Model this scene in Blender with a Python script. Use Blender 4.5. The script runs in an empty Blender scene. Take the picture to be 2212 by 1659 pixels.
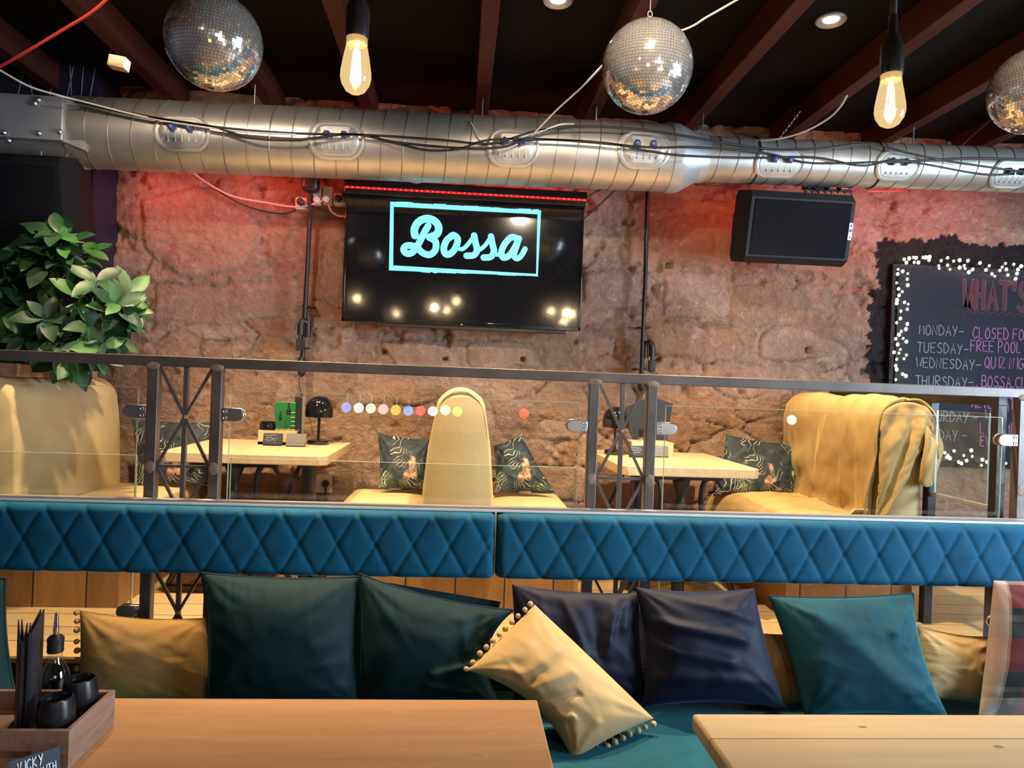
import bpy, math, random
import numpy as np
from mathutils import Vector, Matrix, noise as mnoise
rnd = random.Random(7)
SC = bpy.context.scene
COL = SC.collection
R = math.radians

# ------------------------------------------------------------------ camera
FPX, YAW, ROLL, CAM_H = 1560.0, R(4.2), R(2.1), 1.55
FW = Vector((math.sin(YAW), math.cos(YAW), 0))
R0 = Vector((math.cos(YAW), -math.sin(YAW), 0))
U0 = Vector((0, 0, 1))
RT = R0 * math.cos(ROLL) + U0 * math.sin(ROLL)
UP = U0 * math.cos(ROLL) - R0 * math.sin(ROLL)
CAM = Vector((0, 0, CAM_H))
cam_data = bpy.data.cameras.new('camera')
cam_data.sensor_fit = 'HORIZONTAL'
cam_data.sensor_width = 36.0
cam_data.lens = FPX / 2212 * 36.0
cam_data.clip_start = 0.05
cam = bpy.data.objects.new('camera', cam_data)
COL.objects.link(cam)
cam.matrix_world = Matrix(((RT.x, UP.x, -FW.x, 0), (RT.y, UP.y, -FW.y, 0), (RT.z, UP.z, -FW.z, CAM_H), (0, 0, 0, 1)))
SC.camera = cam


def ray(px, py):
    return FW + RT * ((px - 1106) / FPX) - UP * ((py - 829.5) / FPX)


def at(px, py, Y):
    """the point of the plane at distance Y from the camera wall-ward that the photograph shows at px, py"""
    d = ray(px, py)
    return CAM + d * (Y / d.y)


def atz(px, py, z):
    d = ray(px, py)
    return CAM + d * ((z - CAM_H) / d.z)


# ------------------------------------------------------------------ world, exposure, lights
world = bpy.data.worlds.new('world')
SC.world = world
world.use_nodes = True
world.node_tree.nodes['Background'].inputs[0].default_value = (0.75, 0.62, 0.5, 1)
world.node_tree.nodes['Background'].inputs[1].default_value = 0.03
SC.view_settings.view_transform = 'Standard'
SC.view_settings.look = 'None'
SC.view_settings.exposure = 0.0
SC.view_settings.gamma = 1.0
SC.view_settings.use_curve_mapping = False
cy = SC.cycles
cy.max_bounces = 7
cy.diffuse_bounces = 3
cy.glossy_bounces = 4
cy.transmission_bounces = 4
cy.transparent_max_bounces = 14
cy.caustics_reflective = False
cy.caustics_refractive = False
cy.sample_clamp_indirect = 4.0
cy.use_denoising = True


def light(name, kind, loc, power, color, target=None, size=0.1, size_y=None, spot=None, blend=0.5):
    d = bpy.data.lights.new(name, kind)
    d.energy = power
    d.color = color
    if kind == 'AREA':
        d.size = size
        if size_y:
            d.shape = 'RECTANGLE'
            d.size_y = size_y
    else:
        d.shadow_soft_size = size
    if kind == 'SPOT':
        d.spot_size = R(spot)
        d.spot_blend = blend
    o = bpy.data.objects.new(name, d)
    COL.objects.link(o)
    o.location = loc
    if target is not None:
        o.rotation_euler = (Vector(target) - Vector(loc)).to_track_quat('-Z', 'Y').to_euler()
    return o


WARM = (1.0, 0.75, 0.48)
WARMER = (1.0, 0.76, 0.46)
# daylight through the window of the right hand wall (pane built below)
light('window_daylight', 'AREA', (4.50, 1.0, 1.75), 430, (0.60, 0.80, 1.0), (0.6, 2.4, 1.0), 1.9, 1.6)
light('front_fill', 'AREA', (2.2, -3.10, 2.0), 28, (0.8, 0.9, 1.0), (0.8, 3.6, 1.6), 2.2, 0.8)  # added cool fill from behind the viewer, no known source there
# recessed ceiling lamps over the booths
for i, (sx, sy, pw) in enumerate([(-1.20, 3.0, 300), (-0.62, 3.0, 270), (0.353, 3.0, 380), (1.533, 2.992, 400), (2.7, 3.0, 70)]):
    light('ceiling_spot', 'SPOT', (sx, sy, 3.10), pw, WARMER, (sx, sy + 0.22, 0.5), 0.04, spot=84, blend=0.6)
# unseen spots above the view, added to brighten the stone wall
for sx, tx, pw in ((-1.4, -1.0, 145), (0.5, 0.9, 145), (1.9, 1.9, 115)):
    light('wall_fill_spot', 'SPOT', (sx, 1.7, 3.10), pw, (1.0, 0.80, 0.58), (tx, 4.3, 1.85), 0.05, spot=66, blend=0.9)

# ------------------------------------------------------------------ materials
MATS = {}


def nodes_of(name):
    m = bpy.data.materials.new(name)
    m.use_nodes = True
    nt = m.node_tree
    return m, nt, nt.nodes['Principled BSDF']


def lnk(nt, a, b):
    nt.links.new(a, b)


def coord(nt, scale=(1, 1, 1), kind='Object', rot=(0, 0, 0)):
    tc = nt.nodes.new('ShaderNodeTexCoord')
    mp = nt.nodes.new('ShaderNodeMapping')
    mp.inputs['Scale'].default_value = scale
    mp.inputs['Rotation'].default_value = rot
    lnk(nt, tc.outputs[kind], mp.inputs[0])
    return mp.outputs[0]


def tex_noise(nt, vec, scale, detail=4, rough=0.55, dist=0.0):
    n = nt.nodes.new('ShaderNodeTexNoise')
    n.inputs['Scale'].default_value = scale
    n.inputs['Detail'].default_value = detail
    n.inputs['Roughness'].default_value = rough
    n.inputs['Distortion'].default_value = dist
    if vec is not None:
        lnk(nt, vec, n.inputs['Vector'])
    return n.outputs['Fac']


def ramp(nt, fac, stops, interp='LINEAR'):
    r = nt.nodes.new('ShaderNodeValToRGB')
    r.color_ramp.interpolation = interp
    el = r.color_ramp.elements
    while len(el) < len(stops):
        el.new(0.5)
    for e, (p, c) in zip(el, stops):
        e.position = p
        e.color = (c[0], c[1], c[2], 1) if len(c) == 3 else c
    lnk(nt, fac, r.inputs[0])
    return r.outputs[0]


def mix(nt, fac, a, b, blend='MIX'):
    m = nt.nodes.new('ShaderNodeMix')
    m.data_type = 'RGBA'
    m.blend_type = blend
    for sock, v in ((m.inputs[0], fac), (m.inputs[6], a), (m.inputs[7], b)):
        if isinstance(v, (int, float)):
            sock.default_value = v
        elif isinstance(v, tuple):
            sock.default_value = (v[0], v[1], v[2], 1)
        else:
            lnk(nt, v, sock)
    return m.outputs[2]


def math_node(nt, op, a, b=None, clamp=False):
    m = nt.nodes.new('ShaderNodeMath')
    m.operation = op
    m.use_clamp = clamp
    for i, v in enumerate((a, b)):
        if v is None:
            continue
        if isinstance(v, (int, float)):
            m.inputs[i].default_value = v
        else:
            lnk(nt, v, m.inputs[i])
    return m.outputs[0]


def bump(nt, bsdf, height, strength, dist=0.01):
    b = nt.nodes.new('ShaderNodeBump')
    b.inputs['Strength'].default_value = strength
    b.inputs['Distance'].default_value = dist
    lnk(nt, height, b.inputs['Height'])
    lnk(nt, b.outputs[0], bsdf.inputs['Normal'])


def plain(name, c, rough=0.5, metal=0.0, var=0.0, vs=12, bmp=0.0, bs=40, sheen=0.0, sheen_c=None, spec=0.5, coat=0.0):
    m, nt, b = nodes_of(name)
    b.inputs['Base Color'].default_value = (*c, 1)
    b.inputs['Roughness'].default_value = rough
    b.inputs['Metallic'].default_value = metal
    b.inputs['Specular IOR Level'].default_value = spec
    if coat:
        b.inputs['Coat Weight'].default_value = coat
        b.inputs['Coat Roughness'].default_value = 0.1
    if sheen:
        b.inputs['Sheen Weight'].default_value = sheen
        b.inputs['Sheen Roughness'].default_value = 0.35
        b.inputs['Sheen Tint'].default_value = (*(sheen_c or c), 1)
    v = coord(nt)
    if var:
        f = tex_noise(nt, v, vs)
        d = tuple(max(0, x * (1 - var)) for x in c)
        e = tuple(min(1, x * (1 + var)) for x in c)
        lnk(nt, ramp(nt, f, [(0.3, d), (0.7, e)]), b.inputs['Base Color'])
    if bmp:
        bump(nt, b, tex_noise(nt, v, bs, 6), bmp, 0.01)
    MATS[name] = m
    return m


def emit(name, c, s):
    m, nt, b = nodes_of(name)
    b.inputs['Base Color'].default_value = (0, 0, 0, 1)
    b.inputs['Emission Color'].default_value = (*c, 1)
    b.inputs['Emission Strength'].default_value = s
    MATS[name] = m
    return m


def wood(name, c1, c2, axis='X', scale=6.0, rough=0.45, streak=14.0, knots=False, bmp=0.15, wear=None, planks=None, gap=0.03):
    m, nt, b = nodes_of(name)
    st = {'X': (1.0 / streak, 1, 1), 'Y': (1, 1.0 / streak, 1), 'Z': (1, 1, 1.0 / streak)}[axis]
    v = coord(nt, tuple(s * scale for s in st))
    f = tex_noise(nt, v, 5.0, 8, 0.65, 0.6)
    f2 = tex_noise(nt, coord(nt), 3.0, 3)
    col = ramp(nt, f, [(0.28, c1), (0.62, c2)])
    col = mix(nt, math_node(nt, 'MULTIPLY', f2, 0.35), col, tuple(x * 0.75 for x in c1))
    if wear:
        w = ramp(nt, tex_noise(nt, coord(nt, (3, 9, 1), rot=(0, 0, 0.6)), 5, 7, 0.75, 1.2), [(0.57, (0, 0, 0)), (0.70, (1, 1, 1))])
        col = mix(nt, math_node(nt, 'MULTIPLY', w, 0.55), col, wear)
    if knots:
        vo = nt.nodes.new('ShaderNodeTexVoronoi')
        vo.inputs['Scale'].default_value = 7.0
        lnk(nt, coord(nt, (0.55, 1, 1)), vo.inputs['Vector'])
        k = ramp(nt, vo.outputs['Distance'], [(0.035, (1, 1, 1)), (0.06, (0, 0, 0))])
        col = mix(nt, math_node(nt, 'MULTIPLY', k, 0.75), col, (0.10, 0.045, 0.02))
    if planks:
        ax, size = planks
        sp = nt.nodes.new('ShaderNodeSeparateXYZ')
        lnk(nt, coord(nt), sp.inputs[0])
        t = math_node(nt, 'DIVIDE', sp.outputs['XYZ'.index(ax)], size)
        fr = math_node(nt, 'FRACT', t)
        fl = math_node(nt, 'FLOOR', t)
        wn = nt.nodes.new('ShaderNodeTexWhiteNoise')
        wn.noise_dimensions = '1D'
        lnk(nt, fl, wn.inputs['W'])
        col = mix(nt, math_node(nt, 'MULTIPLY', wn.outputs['Value'], 0.4), col, tuple(x * 0.55 for x in c1))
        g = math_node(nt, 'LESS_THAN', fr, gap)
        col = mix(nt, g, col, (0.012, 0.007, 0.004))
    lnk(nt, col, b.inputs['Base Color'])
    b.inputs['Roughness'].default_value = rough
    bump(nt, b, f, bmp, 0.004)
    MATS[name] = m
    return m


def glass(name, tint=(1, 1, 1), f0=0.045, rough=0.0, gain=1.0, glow=None):
    """clear glass seen as a sheet: straight-through light plus a Fresnel reflection on each face"""
    m = bpy.data.materials.new(name)
    m.use_nodes = True
    nt = m.node_tree
    nt.nodes.clear()
    out = nt.nodes.new('ShaderNodeOutputMaterial')
    tr = nt.nodes.new('ShaderNodeBsdfTransparent')
    tr.inputs[0].default_value = (*tint, 1)
    gl = nt.nodes.new('ShaderNodeBsdfGlossy')
    gl.inputs['Roughness'].default_value = rough
    geo = nt.nodes.new('ShaderNodeNewGeometry')
    dp = nt.nodes.new('ShaderNodeVectorMath')
    dp.operation = 'DOT_PRODUCT'
    lnk(nt, geo.outputs['Incoming'], dp.inputs[0])
    lnk(nt, geo.outputs['Normal'], dp.inputs[1])
    a = math_node(nt, 'ABSOLUTE', dp.outputs['Value'])
    p = math_node(nt, 'POWER', math_node(nt, 'SUBTRACT', 1.0, a), 5.0)
    fr = math_node(nt, 'ADD', math_node(nt, 'MULTIPLY', p, (1 - f0) * gain), f0, True)
    ms = nt.nodes.new('ShaderNodeMixShader')
    lnk(nt, fr, ms.inputs[0])
    lnk(nt, tr.outputs[0], ms.inputs[1])
    lnk(nt, gl.outputs[0], ms.inputs[2])
    last = ms.outputs[0]
    if glow:
        em = nt.nodes.new('ShaderNodeEmission')
        em.inputs[0].default_value = (*glow[0], 1)
        em.inputs[1].default_value = glow[1]
        ad = nt.nodes.new('ShaderNodeAddShader')
        lnk(nt, last, ad.inputs[0])
        lnk(nt, em.outputs[0], ad.inputs[1])
        last = ad.outputs[0]
    lnk(nt, last, out.inputs[0])
    MATS[name] = m
    return m


def velvet(name, c, c2, sheen=0.8, sc=(0.2, 0.5, 0.6), scale=5.0, mott=0.35, rough=0.75):
    """short pile fabric, brushed in patches"""
    m, nt, b = nodes_of(name)
    v = coord(nt)
    f = tex_noise(nt, v, scale, 5, 0.6, 0.5)
    col = ramp(nt, f, [(0.35, c), (0.68, c2)])
    g = tex_noise(nt, v, scale * 2.6, 3, 0.5, 1.5)
    col = mix(nt, math_node(nt, 'MULTIPLY', ramp(nt, g, [(0.58, (0, 0, 0)), (0.66, (1, 1, 1))]), mott), col, tuple(x * 0.5 for x in c))
    lnk(nt, col, b.inputs['Base Color'])
    b.inputs['Roughness'].default_value = rough
    b.inputs['Specular IOR Level'].default_value = 0.2
    b.inputs['Sheen Weight'].default_value = sheen
    b.inputs['Sheen Roughness'].default_value = 0.3
    b.inputs['Sheen Tint'].default_value = (*sc, 1)
    bump(nt, b, tex_noise(nt, v, 260, 2), 0.12, 0.002)
    MATS[name] = m
    return m


plain('black_steel', (0.028, 0.024, 0.024), 0.38, 0.6, 0.3, 9, 0.04)
plain('brown_steel', (0.115, 0.088, 0.078), 0.42, 0.35, 0.25, 8, 0.04)
plain('weld_rust', (0.26, 0.17, 0.12), 0.65, 0.3, 0.35, 40, 0.2)
plain('clamp_steel', (0.55, 0.48, 0.44), 0.28, 0.9, 0.1)
plain('galvanised', (0.56, 0.52, 0.47), 0.40, 0.8, 0.14, 7, 0.05, 14)
plain('galvanised_seam', (0.36, 0.34, 0.31), 0.4, 0.85, 0.1)
plain('galvanised_dull', (0.44, 0.44, 0.46), 0.45, 0.55, 0.10, 5, 0.04, 20)
plain('panel_zinc', (0.52, 0.50, 0.47), 0.42, 0.6, 0.12, 16)
plain('knob_blue', (0.03, 0.055, 0.22), 0.35)
plain('knob_teal', (0.015, 0.07, 0.12), 0.35)
plain('screw_bright', (0.6, 0.58, 0.55), 0.3, 0.9)
plain('black_plastic', (0.012, 0.012, 0.014), 0.4)
plain('black_gloss', (0.006, 0.006, 0.008), 0.06, 0, coat=0.4)
plain('black_cable', (0.010, 0.009, 0.010), 0.5)
plain('white_cable', (0.62, 0.57, 0.52), 0.45)
plain('pink_cable', (0.62, 0.45, 0.40), 0.45)
plain('red_cable', (0.42, 0.035, 0.025), 0.45)
plain('white_plastic', (0.66, 0.60, 0.54), 0.4)
plain('speaker_grille', (0.006, 0.006, 0.009), 0.9, 0, 0.15, 60, 0.2, 400, spec=0.12)
plain('speaker_body', (0.008, 0.008, 0.010), 0.6, spec=0.25)
plain('badge_white', (0.62, 0.66, 0.78), 0.4)
plain('badge_blue', (0.03, 0.07, 0.45), 0.4)
plain('ceiling_black', (0.0055, 0.0045, 0.0045), 0.8, 0, 0.3, 2.0, 0.15, 9, spec=0.12)
wood('beam_red', (0.045, 0.011, 0.008), (0.075, 0.020, 0.013), 'Y', 5, 0.65)
MATS['beam_red'].node_tree.nodes['Principled BSDF'].inputs['Specular IOR Level'].default_value = 0.2
plain('mural_navy', (0.014, 0.013, 0.032), 0.5, 0, 0.2, 4)
plain('mural_line', (0.34, 0.34, 0.42), 0.5)
plain('dark_plaster', (0.05, 0.042, 0.038), 0.8, 0, 0.2, 3)
plain('bar_front', (0.06, 0.032, 0.02), 0.4, 0, 0.2, 3)
wood('floor_boards', (0.20, 0.11, 0.055), (0.32, 0.19, 0.10), 'X', 4, 0.5, planks=('Y', 0.13))
wood('platform_boards', (0.42, 0.27, 0.13), (0.55, 0.38, 0.20), 'X', 4, 0.45, planks=('Y', 0.16))
wood('panel_planks', (0.30, 0.150, 0.060), (0.45, 0.25, 0.11), 'Z', 5, 0.5, 12, planks=('X', 0.225))
wood('dark_wood', (0.035, 0.018, 0.010), (0.06, 0.03, 0.017), 'X', 5, 0.5)
wood('table_brown', (0.36, 0.165, 0.062), (0.48, 0.245, 0.105), 'X', 4.0, 0.42, 14, wear=(0.52, 0.34, 0.19))
wood('table_pine', (0.56, 0.37, 0.19), (0.68, 0.48, 0.275), 'X', 4.0, 0.45, 16, knots=True, planks=('Y', 0.247), gap=0.010)
wood('table_oak', (0.54, 0.37, 0.20), (0.66, 0.48, 0.28), 'Y', 4.0, 0.4, 14)
wood('tray_wood', (0.20, 0.105, 0.065), (0.36, 0.22, 0.15), 'Y', 9.0, 0.55, 8)
wood('offcut_pine', (0.52, 0.34, 0.19), (0.6, 0.42, 0.25), 'X', 9.0)
wood('stem_bark', (0.13, 0.08, 0.05), (0.2, 0.13, 0.08), 'Z', 9.0)
plain('chalk_black', (0.0055, 0.007, 0.013), 0.7, 0, 0.35, 3, spec=0.3)
plain('chalk_white', (0.20, 0.215, 0.27), 0.9)
plain('chalk_pink', (0.28, 0.11, 0.25), 0.9)
plain('chalk_red', (0.075, 0.020, 0.026), 0.9)
plain('chalk_grey', (0.11, 0.075, 0.09), 0.9)
plain('card_black', (0.014, 0.016, 0.024), 0.5)
plain('card_grey', (0.13, 0.125, 0.12), 0.6)
plain('card_green', (0.01, 0.16, 0.045), 0.45)
plain('cast_iron', (0.022, 0.021, 0.023), 0.42, 0.3, 0.3, 20)
plain('column_navy', (0.022, 0.026, 0.055), 0.4, 0.2)
plain('leaf_green', (0.022, 0.078, 0.017), 0.48, 0, 0.55, 5, spec=0.3)
plain('leaf_dark', (0.008, 0.033, 0.012), 0.48, 0, 0.5, 5, spec=0.3)
plain('leaf_pale', (0.09, 0.13, 0.06), 0.45, 0, 0.4, 6)
plain('soil', (0.03, 0.02, 0.014), 0.95, 0, 0.3, 30, 0.5)
plain('mirror_tile', (0.90, 0.88, 0.85), 0.09, 0.86)
plain('ball_core', (0.09, 0.085, 0.08), 0.5, 0.6)
plain('chrome', (0.75, 0.75, 0.76), 0.12, 1.0)
plain('wire_steel', (0.35, 0.34, 0.33), 0.35, 0.9)
plain('holder_dark', (0.016, 0.013, 0.012), 0.3, 0.2)
plain('holder_rubber', (0.022, 0.018, 0.016), 0.5)
plain('brass', (0.55, 0.40, 0.18), 0.25, 1.0)
plain('paper', (0.55, 0.5, 0.42), 0.7)
plain('ledge_white', (0.62, 0.60, 0.60), 0.4)
plain('glass_edge', (0.45, 0.56, 0.46), 0.25, 0.0)
glass('clear_glass', (0.985, 0.995, 0.985), 0.05)
glass('bulb_glass', (1.0, 0.93, 0.80), 0.05, glow=((1.0, 0.72, 0.34), 0.42))
glass('bottle_glass', (0.90, 0.93, 0.92), 0.07)
glass('oil_liquid', (0.75, 0.32, 0.10), 0.04)
emit('filament', (1.0, 0.74, 0.38), 30.0)
emit('filament_soft', (1.0, 0.70, 0.34), 2.5)
emit('led_red', (1.0, 0.02, 0.015), 9.0)
emit('led_red_tape', (1.0, 0.008, 0.005), 0.9)
emit('fairy_bulb', (1.0, 0.86, 0.56), 11.0)
emit('screen_logo', (0.21, 0.80, 1.0), 1.35)
emit('led_green', (0.05, 1.0, 0.2), 3.0)
emit('downlight_lens', (1.0, 0.95, 0.80), 9.0)
emit('window_sky', (0.72, 0.86, 1.0), 3.0)
for k, (n, c) in enumerate([('blue', (0.12, 0.35, 1.0)), ('white', (0.75, 0.9, 1.0)), ('cream', (0.95, 0.95, 0.75)), ('rose', (1.0, 0.6, 0.62)), ('amber', (1.0, 0.62, 0.12)), ('sky', (0.08, 0.42, 1.0)), ('crimson', (0.95, 0.10, 0.16)), ('gold', (1.0, 0.55, 0.08)), ('scarlet', (1.0, 0.08, 0.03))]):
    emit('tap_' + n, c, 11.0)
plain('booth_mustard', (0.56, 0.415, 0.215), 0.85, 0, 0.10, 3.5, 0.08, 90, sheen=0.35, sheen_c=(0.9, 0.7, 0.35), spec=0.2)
plain('throw_mustard', (0.47, 0.315, 0.130), 0.9, 0, 0.07, 4, 0.1, 120, sheen=0.5, sheen_c=(0.95, 0.7, 0.3), spec=0.15)
plain('cushion_mustard', (0.43, 0.295, 0.135), 0.88, 0, 0.10, 5, 0.08, 120, sheen=0.35, sheen_c=(0.9, 0.7, 0.4), spec=0.2)
plain('cushion_mustard_dark', (0.33, 0.185, 0.058), 0.88, 0, 0.10, 5, 0.08, 120, sheen=0.3, sheen_c=(0.9, 0.7, 0.4), spec=0.2)
velvet('velvet_band', (0.0022, 0.060, 0.118), (0.0032, 0.082, 0.160), 0.30, (0.06, 0.50, 0.70), 2.6, 0.35)
velvet('velvet_seat', (0.003, 0.055, 0.080), (0.005, 0.085, 0.125), 0.5, (0.10, 0.5, 0.6), 4.0, 0.3)
velvet('velvet_teal_dark', (0.0006, 0.012, 0.0165), (0.001, 0.019, 0.025), 0.16, (0.08, 0.50, 0.58), 5.0, 0.2)
velvet('velvet_teal', (0.0025, 0.036, 0.052), (0.004, 0.056, 0.080), 0.5, (0.12, 0.50, 0.62), 4.0, 0.2)
velvet('satin_navy', (0.003, 0.0045, 0.016), (0.004, 0.006, 0.022), 0.5, (0.16, 0.22, 0.60), 4.0, 0.1, 0.6)


def floral():
    m, nt, b = nodes_of('floral_fabric')
    v0 = coord(nt)
    nz = nt.nodes.new('ShaderNodeTexNoise')
    nz.inputs['Scale'].default_value = 7.0
    nz.inputs['Detail'].default_value = 2.0
    lnk(nt, v0, nz.inputs['Vector'])
    sc = nt.nodes.new('ShaderNodeVectorMath')
    sc.operation = 'SCALE'
    sc.inputs['Scale'].default_value = 0.16
    lnk(nt, nz.outputs['Color'], sc.inputs[0])
    ad = nt.nodes.new('ShaderNodeVectorMath')
    lnk(nt, v0, ad.inputs[0])
    lnk(nt, sc.outputs[0], ad.inputs[1])
    v = ad.outputs[0]
    base = ramp(nt, tex_noise(nt, v, 5, 3), [(0.42, (0.005, 0.009, 0.020)), (0.6, (0.008, 0.026, 0.030))])
    col = mix(nt, ramp(nt, tex_noise(nt, v, 16, 2, 0.5, 1.0), [(0.57, (0, 0, 0)), (0.60, (1, 1, 1))]), base, (0.014, 0.034, 0.038))
    for k, (rot, scl, ms, seed) in enumerate(((0.7, 21.0, 8.0, 0.0), (2.2, 26.0, 7.0, 3.0), (-0.5, 18.0, 6.0, 8.0))):
        mp = nt.nodes.new('ShaderNodeMapping')
        mp.inputs['Rotation'].default_value = (0, rot, 0.3)
        mp.inputs['Location'].default_value = (seed, seed, seed)
        lnk(nt, v, mp.inputs[0])
        w = nt.nodes.new('ShaderNodeTexWave')
        w.inputs['Scale'].default_value = scl
        w.inputs['Distortion'].default_value = 2.0
        w.inputs['Detail Scale'].default_value = 1.5
        lnk(nt, mp.outputs[0], w.inputs['Vector'])
        lf = ramp(nt, w.outputs['Fac'], [(0.90, (0, 0, 0)), (0.96, (1, 1, 1))])
        msk = ramp(nt, tex_noise(nt, mp.outputs[0], ms, 1), [(0.53, (0, 0, 0)), (0.56, (1, 1, 1))])
        col = mix(nt, mix(nt, 1.0, lf, msk, 'MULTIPLY'), col, ((0.33, 0.37, 0.22), (0.22, 0.30, 0.20), (0.42, 0.42, 0.30))[k])
    vo = nt.nodes.new('ShaderNodeTexVoronoi')
    vo.inputs['Scale'].default_value = 5.0
    lnk(nt, v, vo.inputs['Vector'])
    fl = ramp(nt, math_node(nt, 'ADD', vo.outputs['Distance'], math_node(nt, 'MULTIPLY', tex_noise(nt, v, 40, 2), 0.25)), [(0.33, (1, 1, 1)), (0.37, (0, 0, 0))])
    pick = ramp(nt, tex_noise(nt, v, 4.0, 1), [(0.47, (0, 0, 0)), (0.50, (1, 1, 1))])
    fc = ramp(nt, tex_noise(nt, v, 30, 3), [(0.38, (0.16, 0.06, 0.04)), (0.62, (0.50, 0.33, 0.22))])
    col = mix(nt, mix(nt, 1.0, fl, pick, 'MULTIPLY'), col, fc)
    lnk(nt, col, b.inputs['Base Color'])
    b.inputs['Roughness'].default_value = 0.7
    MATS['floral_fabric'] = m


floral()


def tartan():
    m, nt, b = nodes_of('tartan_fabric')
    tc = nt.nodes.new('ShaderNodeTexCoord')
    sp = nt.nodes.new('ShaderNodeSeparateXYZ')
    lnk(nt, tc.outputs['UV'], sp.inputs[0])
    blk, red, crm, gry = (0.006, 0.008, 0.009), (0.22, 0.010, 0.016), (0.34, 0.27, 0.22), (0.10, 0.09, 0.065)
    st = [(0.0, crm), (0.16, blk), (0.20, gry), (0.235, blk), (0.34, red), (0.58, blk), (0.70, gry), (0.75, blk), (0.80, red), (0.97, crm)]
    su = [(0.0, crm), (0.17, blk), (0.36, red), (0.56, blk), (0.64, crm), (0.68, blk), (0.82, red)]
    a = ramp(nt, math_node(nt, 'FRACT', math_node(nt, 'MULTIPLY', sp.outputs[0], 1.9)), su, 'CONSTANT')
    c = ramp(nt, math_node(nt, 'FRACT', sp.outputs[1]), st, 'CONSTANT')
    twill = math_node(nt, 'FRACT', math_node(nt, 'MULTIPLY', math_node(nt, 'ADD', sp.outputs[0], sp.outputs[1]), 90.0))
    col = mix(nt, math_node(nt, 'ADD', math_node(nt, 'MULTIPLY', math_node(nt, 'GREATER_THAN', twill, 0.5), 0.1), 0.45), a, c)
    edge = math_node(nt, 'LESS_THAN', sp.outputs[0], 0.075)
    edge_c = mix(nt, 0.30, (0.38, 0.30, 0.25), c)
    col = mix(nt, 0.22, col, mix(nt, 1.0, a, c, 'MULTIPLY'))
    lnk(nt, mix(nt, edge, col, edge_c), b.inputs['Base Color'])
    b.inputs['Roughness'].default_value = 0.9
    b.inputs['Sheen Weight'].default_value = 0.05
    MATS['tartan_fabric'] = m


tartan()


def stone_material():
    m, nt, b = nodes_of('rubble_stone')

    def attr(n):
        a = nt.nodes.new('ShaderNodeAttribute')
        a.attribute_name = n
        return a.outputs['Fac']
    v = coord(nt)
    tone = attr('tone')
    base = ramp(nt, tone, [(0.0, (0.33, 0.185, 0.130)), (0.3, (0.46, 0.285, 0.21)), (0.55, (0.53, 0.36, 0.28)), (0.8, (0.42, 0.235, 0.145)), (1.0, (0.58, 0.42, 0.33))])
    n1 = tex_noise(nt, v, 5, 7, 0.62, 0.4)
    base = mix(nt, ramp(nt, n1, [(0.40, (0, 0, 0)), (0.68, (0.7, 0.7, 0.7))]), base, (0.29, 0.155, 0.105))
    n2 = tex_noise(nt, v, 16, 6, 0.65, 0.8)
    base = mix(nt, ramp(nt, n2, [(0.55, (0, 0, 0)), (0.68, (0.6, 0.6, 0.6))]), base, (0.66, 0.50, 0.40))
    base = mix(nt, ramp(nt, tex_noise(nt, v, 2.2, 3), [(0.52, (0, 0, 0)), (0.64, (0.4, 0.4, 0.4))]), base, (0.52, 0.27, 0.11))
    n3 = tex_noise(nt, v, 38, 5, 0.7, 1.5)
    base = mix(nt, ramp(nt, n3, [(0.56, (0, 0, 0)), (0.66, (0.45, 0.45, 0.45))]), base, (0.20, 0.11, 0.08))
    base = mix(nt, attr('mortar'), base, mix(nt, n2, (0.26, 0.15, 0.10), (0.56, 0.40, 0.30)))
    spk = ramp(nt, tex_noise(nt, v, 95, 2), [(0.70, (0, 0, 0)), (0.76, (0.6, 0.6, 0.6))])
    base = mix(nt, spk, base, (0.72, 0.60, 0.50))
    base = mix(nt, attr('paint'), base, (0.020, 0.019, 0.020))
    lnk(nt, base, b.inputs['Base Color'])
    b.inputs['Roughness'].default_value = 0.82
    b.inputs['Specular IOR Level'].default_value = 0.25
    h = math_node(nt, 'ADD', math_node(nt, 'MULTIPLY', tex_noise(nt, v, 30, 8, 0.7, 0.5), 1.0), math_node(nt, 'MULTIPLY', tex_noise(nt, v, 9, 6, 0.6, 1.2), 1.2))
    bump(nt, b, h, 1.0, 0.035)
    MATS['rubble_stone'] = m


stone_material()


# ------------------------------------------------------------------ mesh helpers
def catmull(pts, n=8, closed=False):
    P = [Vector(p) for p in pts]
    out = []
    m = len(P)
    rng = range(m if closed else m - 1)
    for i in rng:
        p0 = P[(i - 1) % m] if (closed or i > 0) else P[0] * 2 - P[1]
        p1, p2 = P[i], P[(i + 1) % m]
        p3 = P[(i + 2) % m] if (closed or i + 2 < m) else P[-1] * 2 - P[-2]
        for k in range(n):
            t = k / n
            out.append(0.5 * ((2 * p1) + (p2 - p0) * t + (2 * p0 - 5 * p1 + 4 * p2 - p3) * t * t + (3 * p1 - p0 - 3 * p2 + p3) * t * t * t))
    if not closed:
        out.append(P[-1].copy())
    return out


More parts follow.
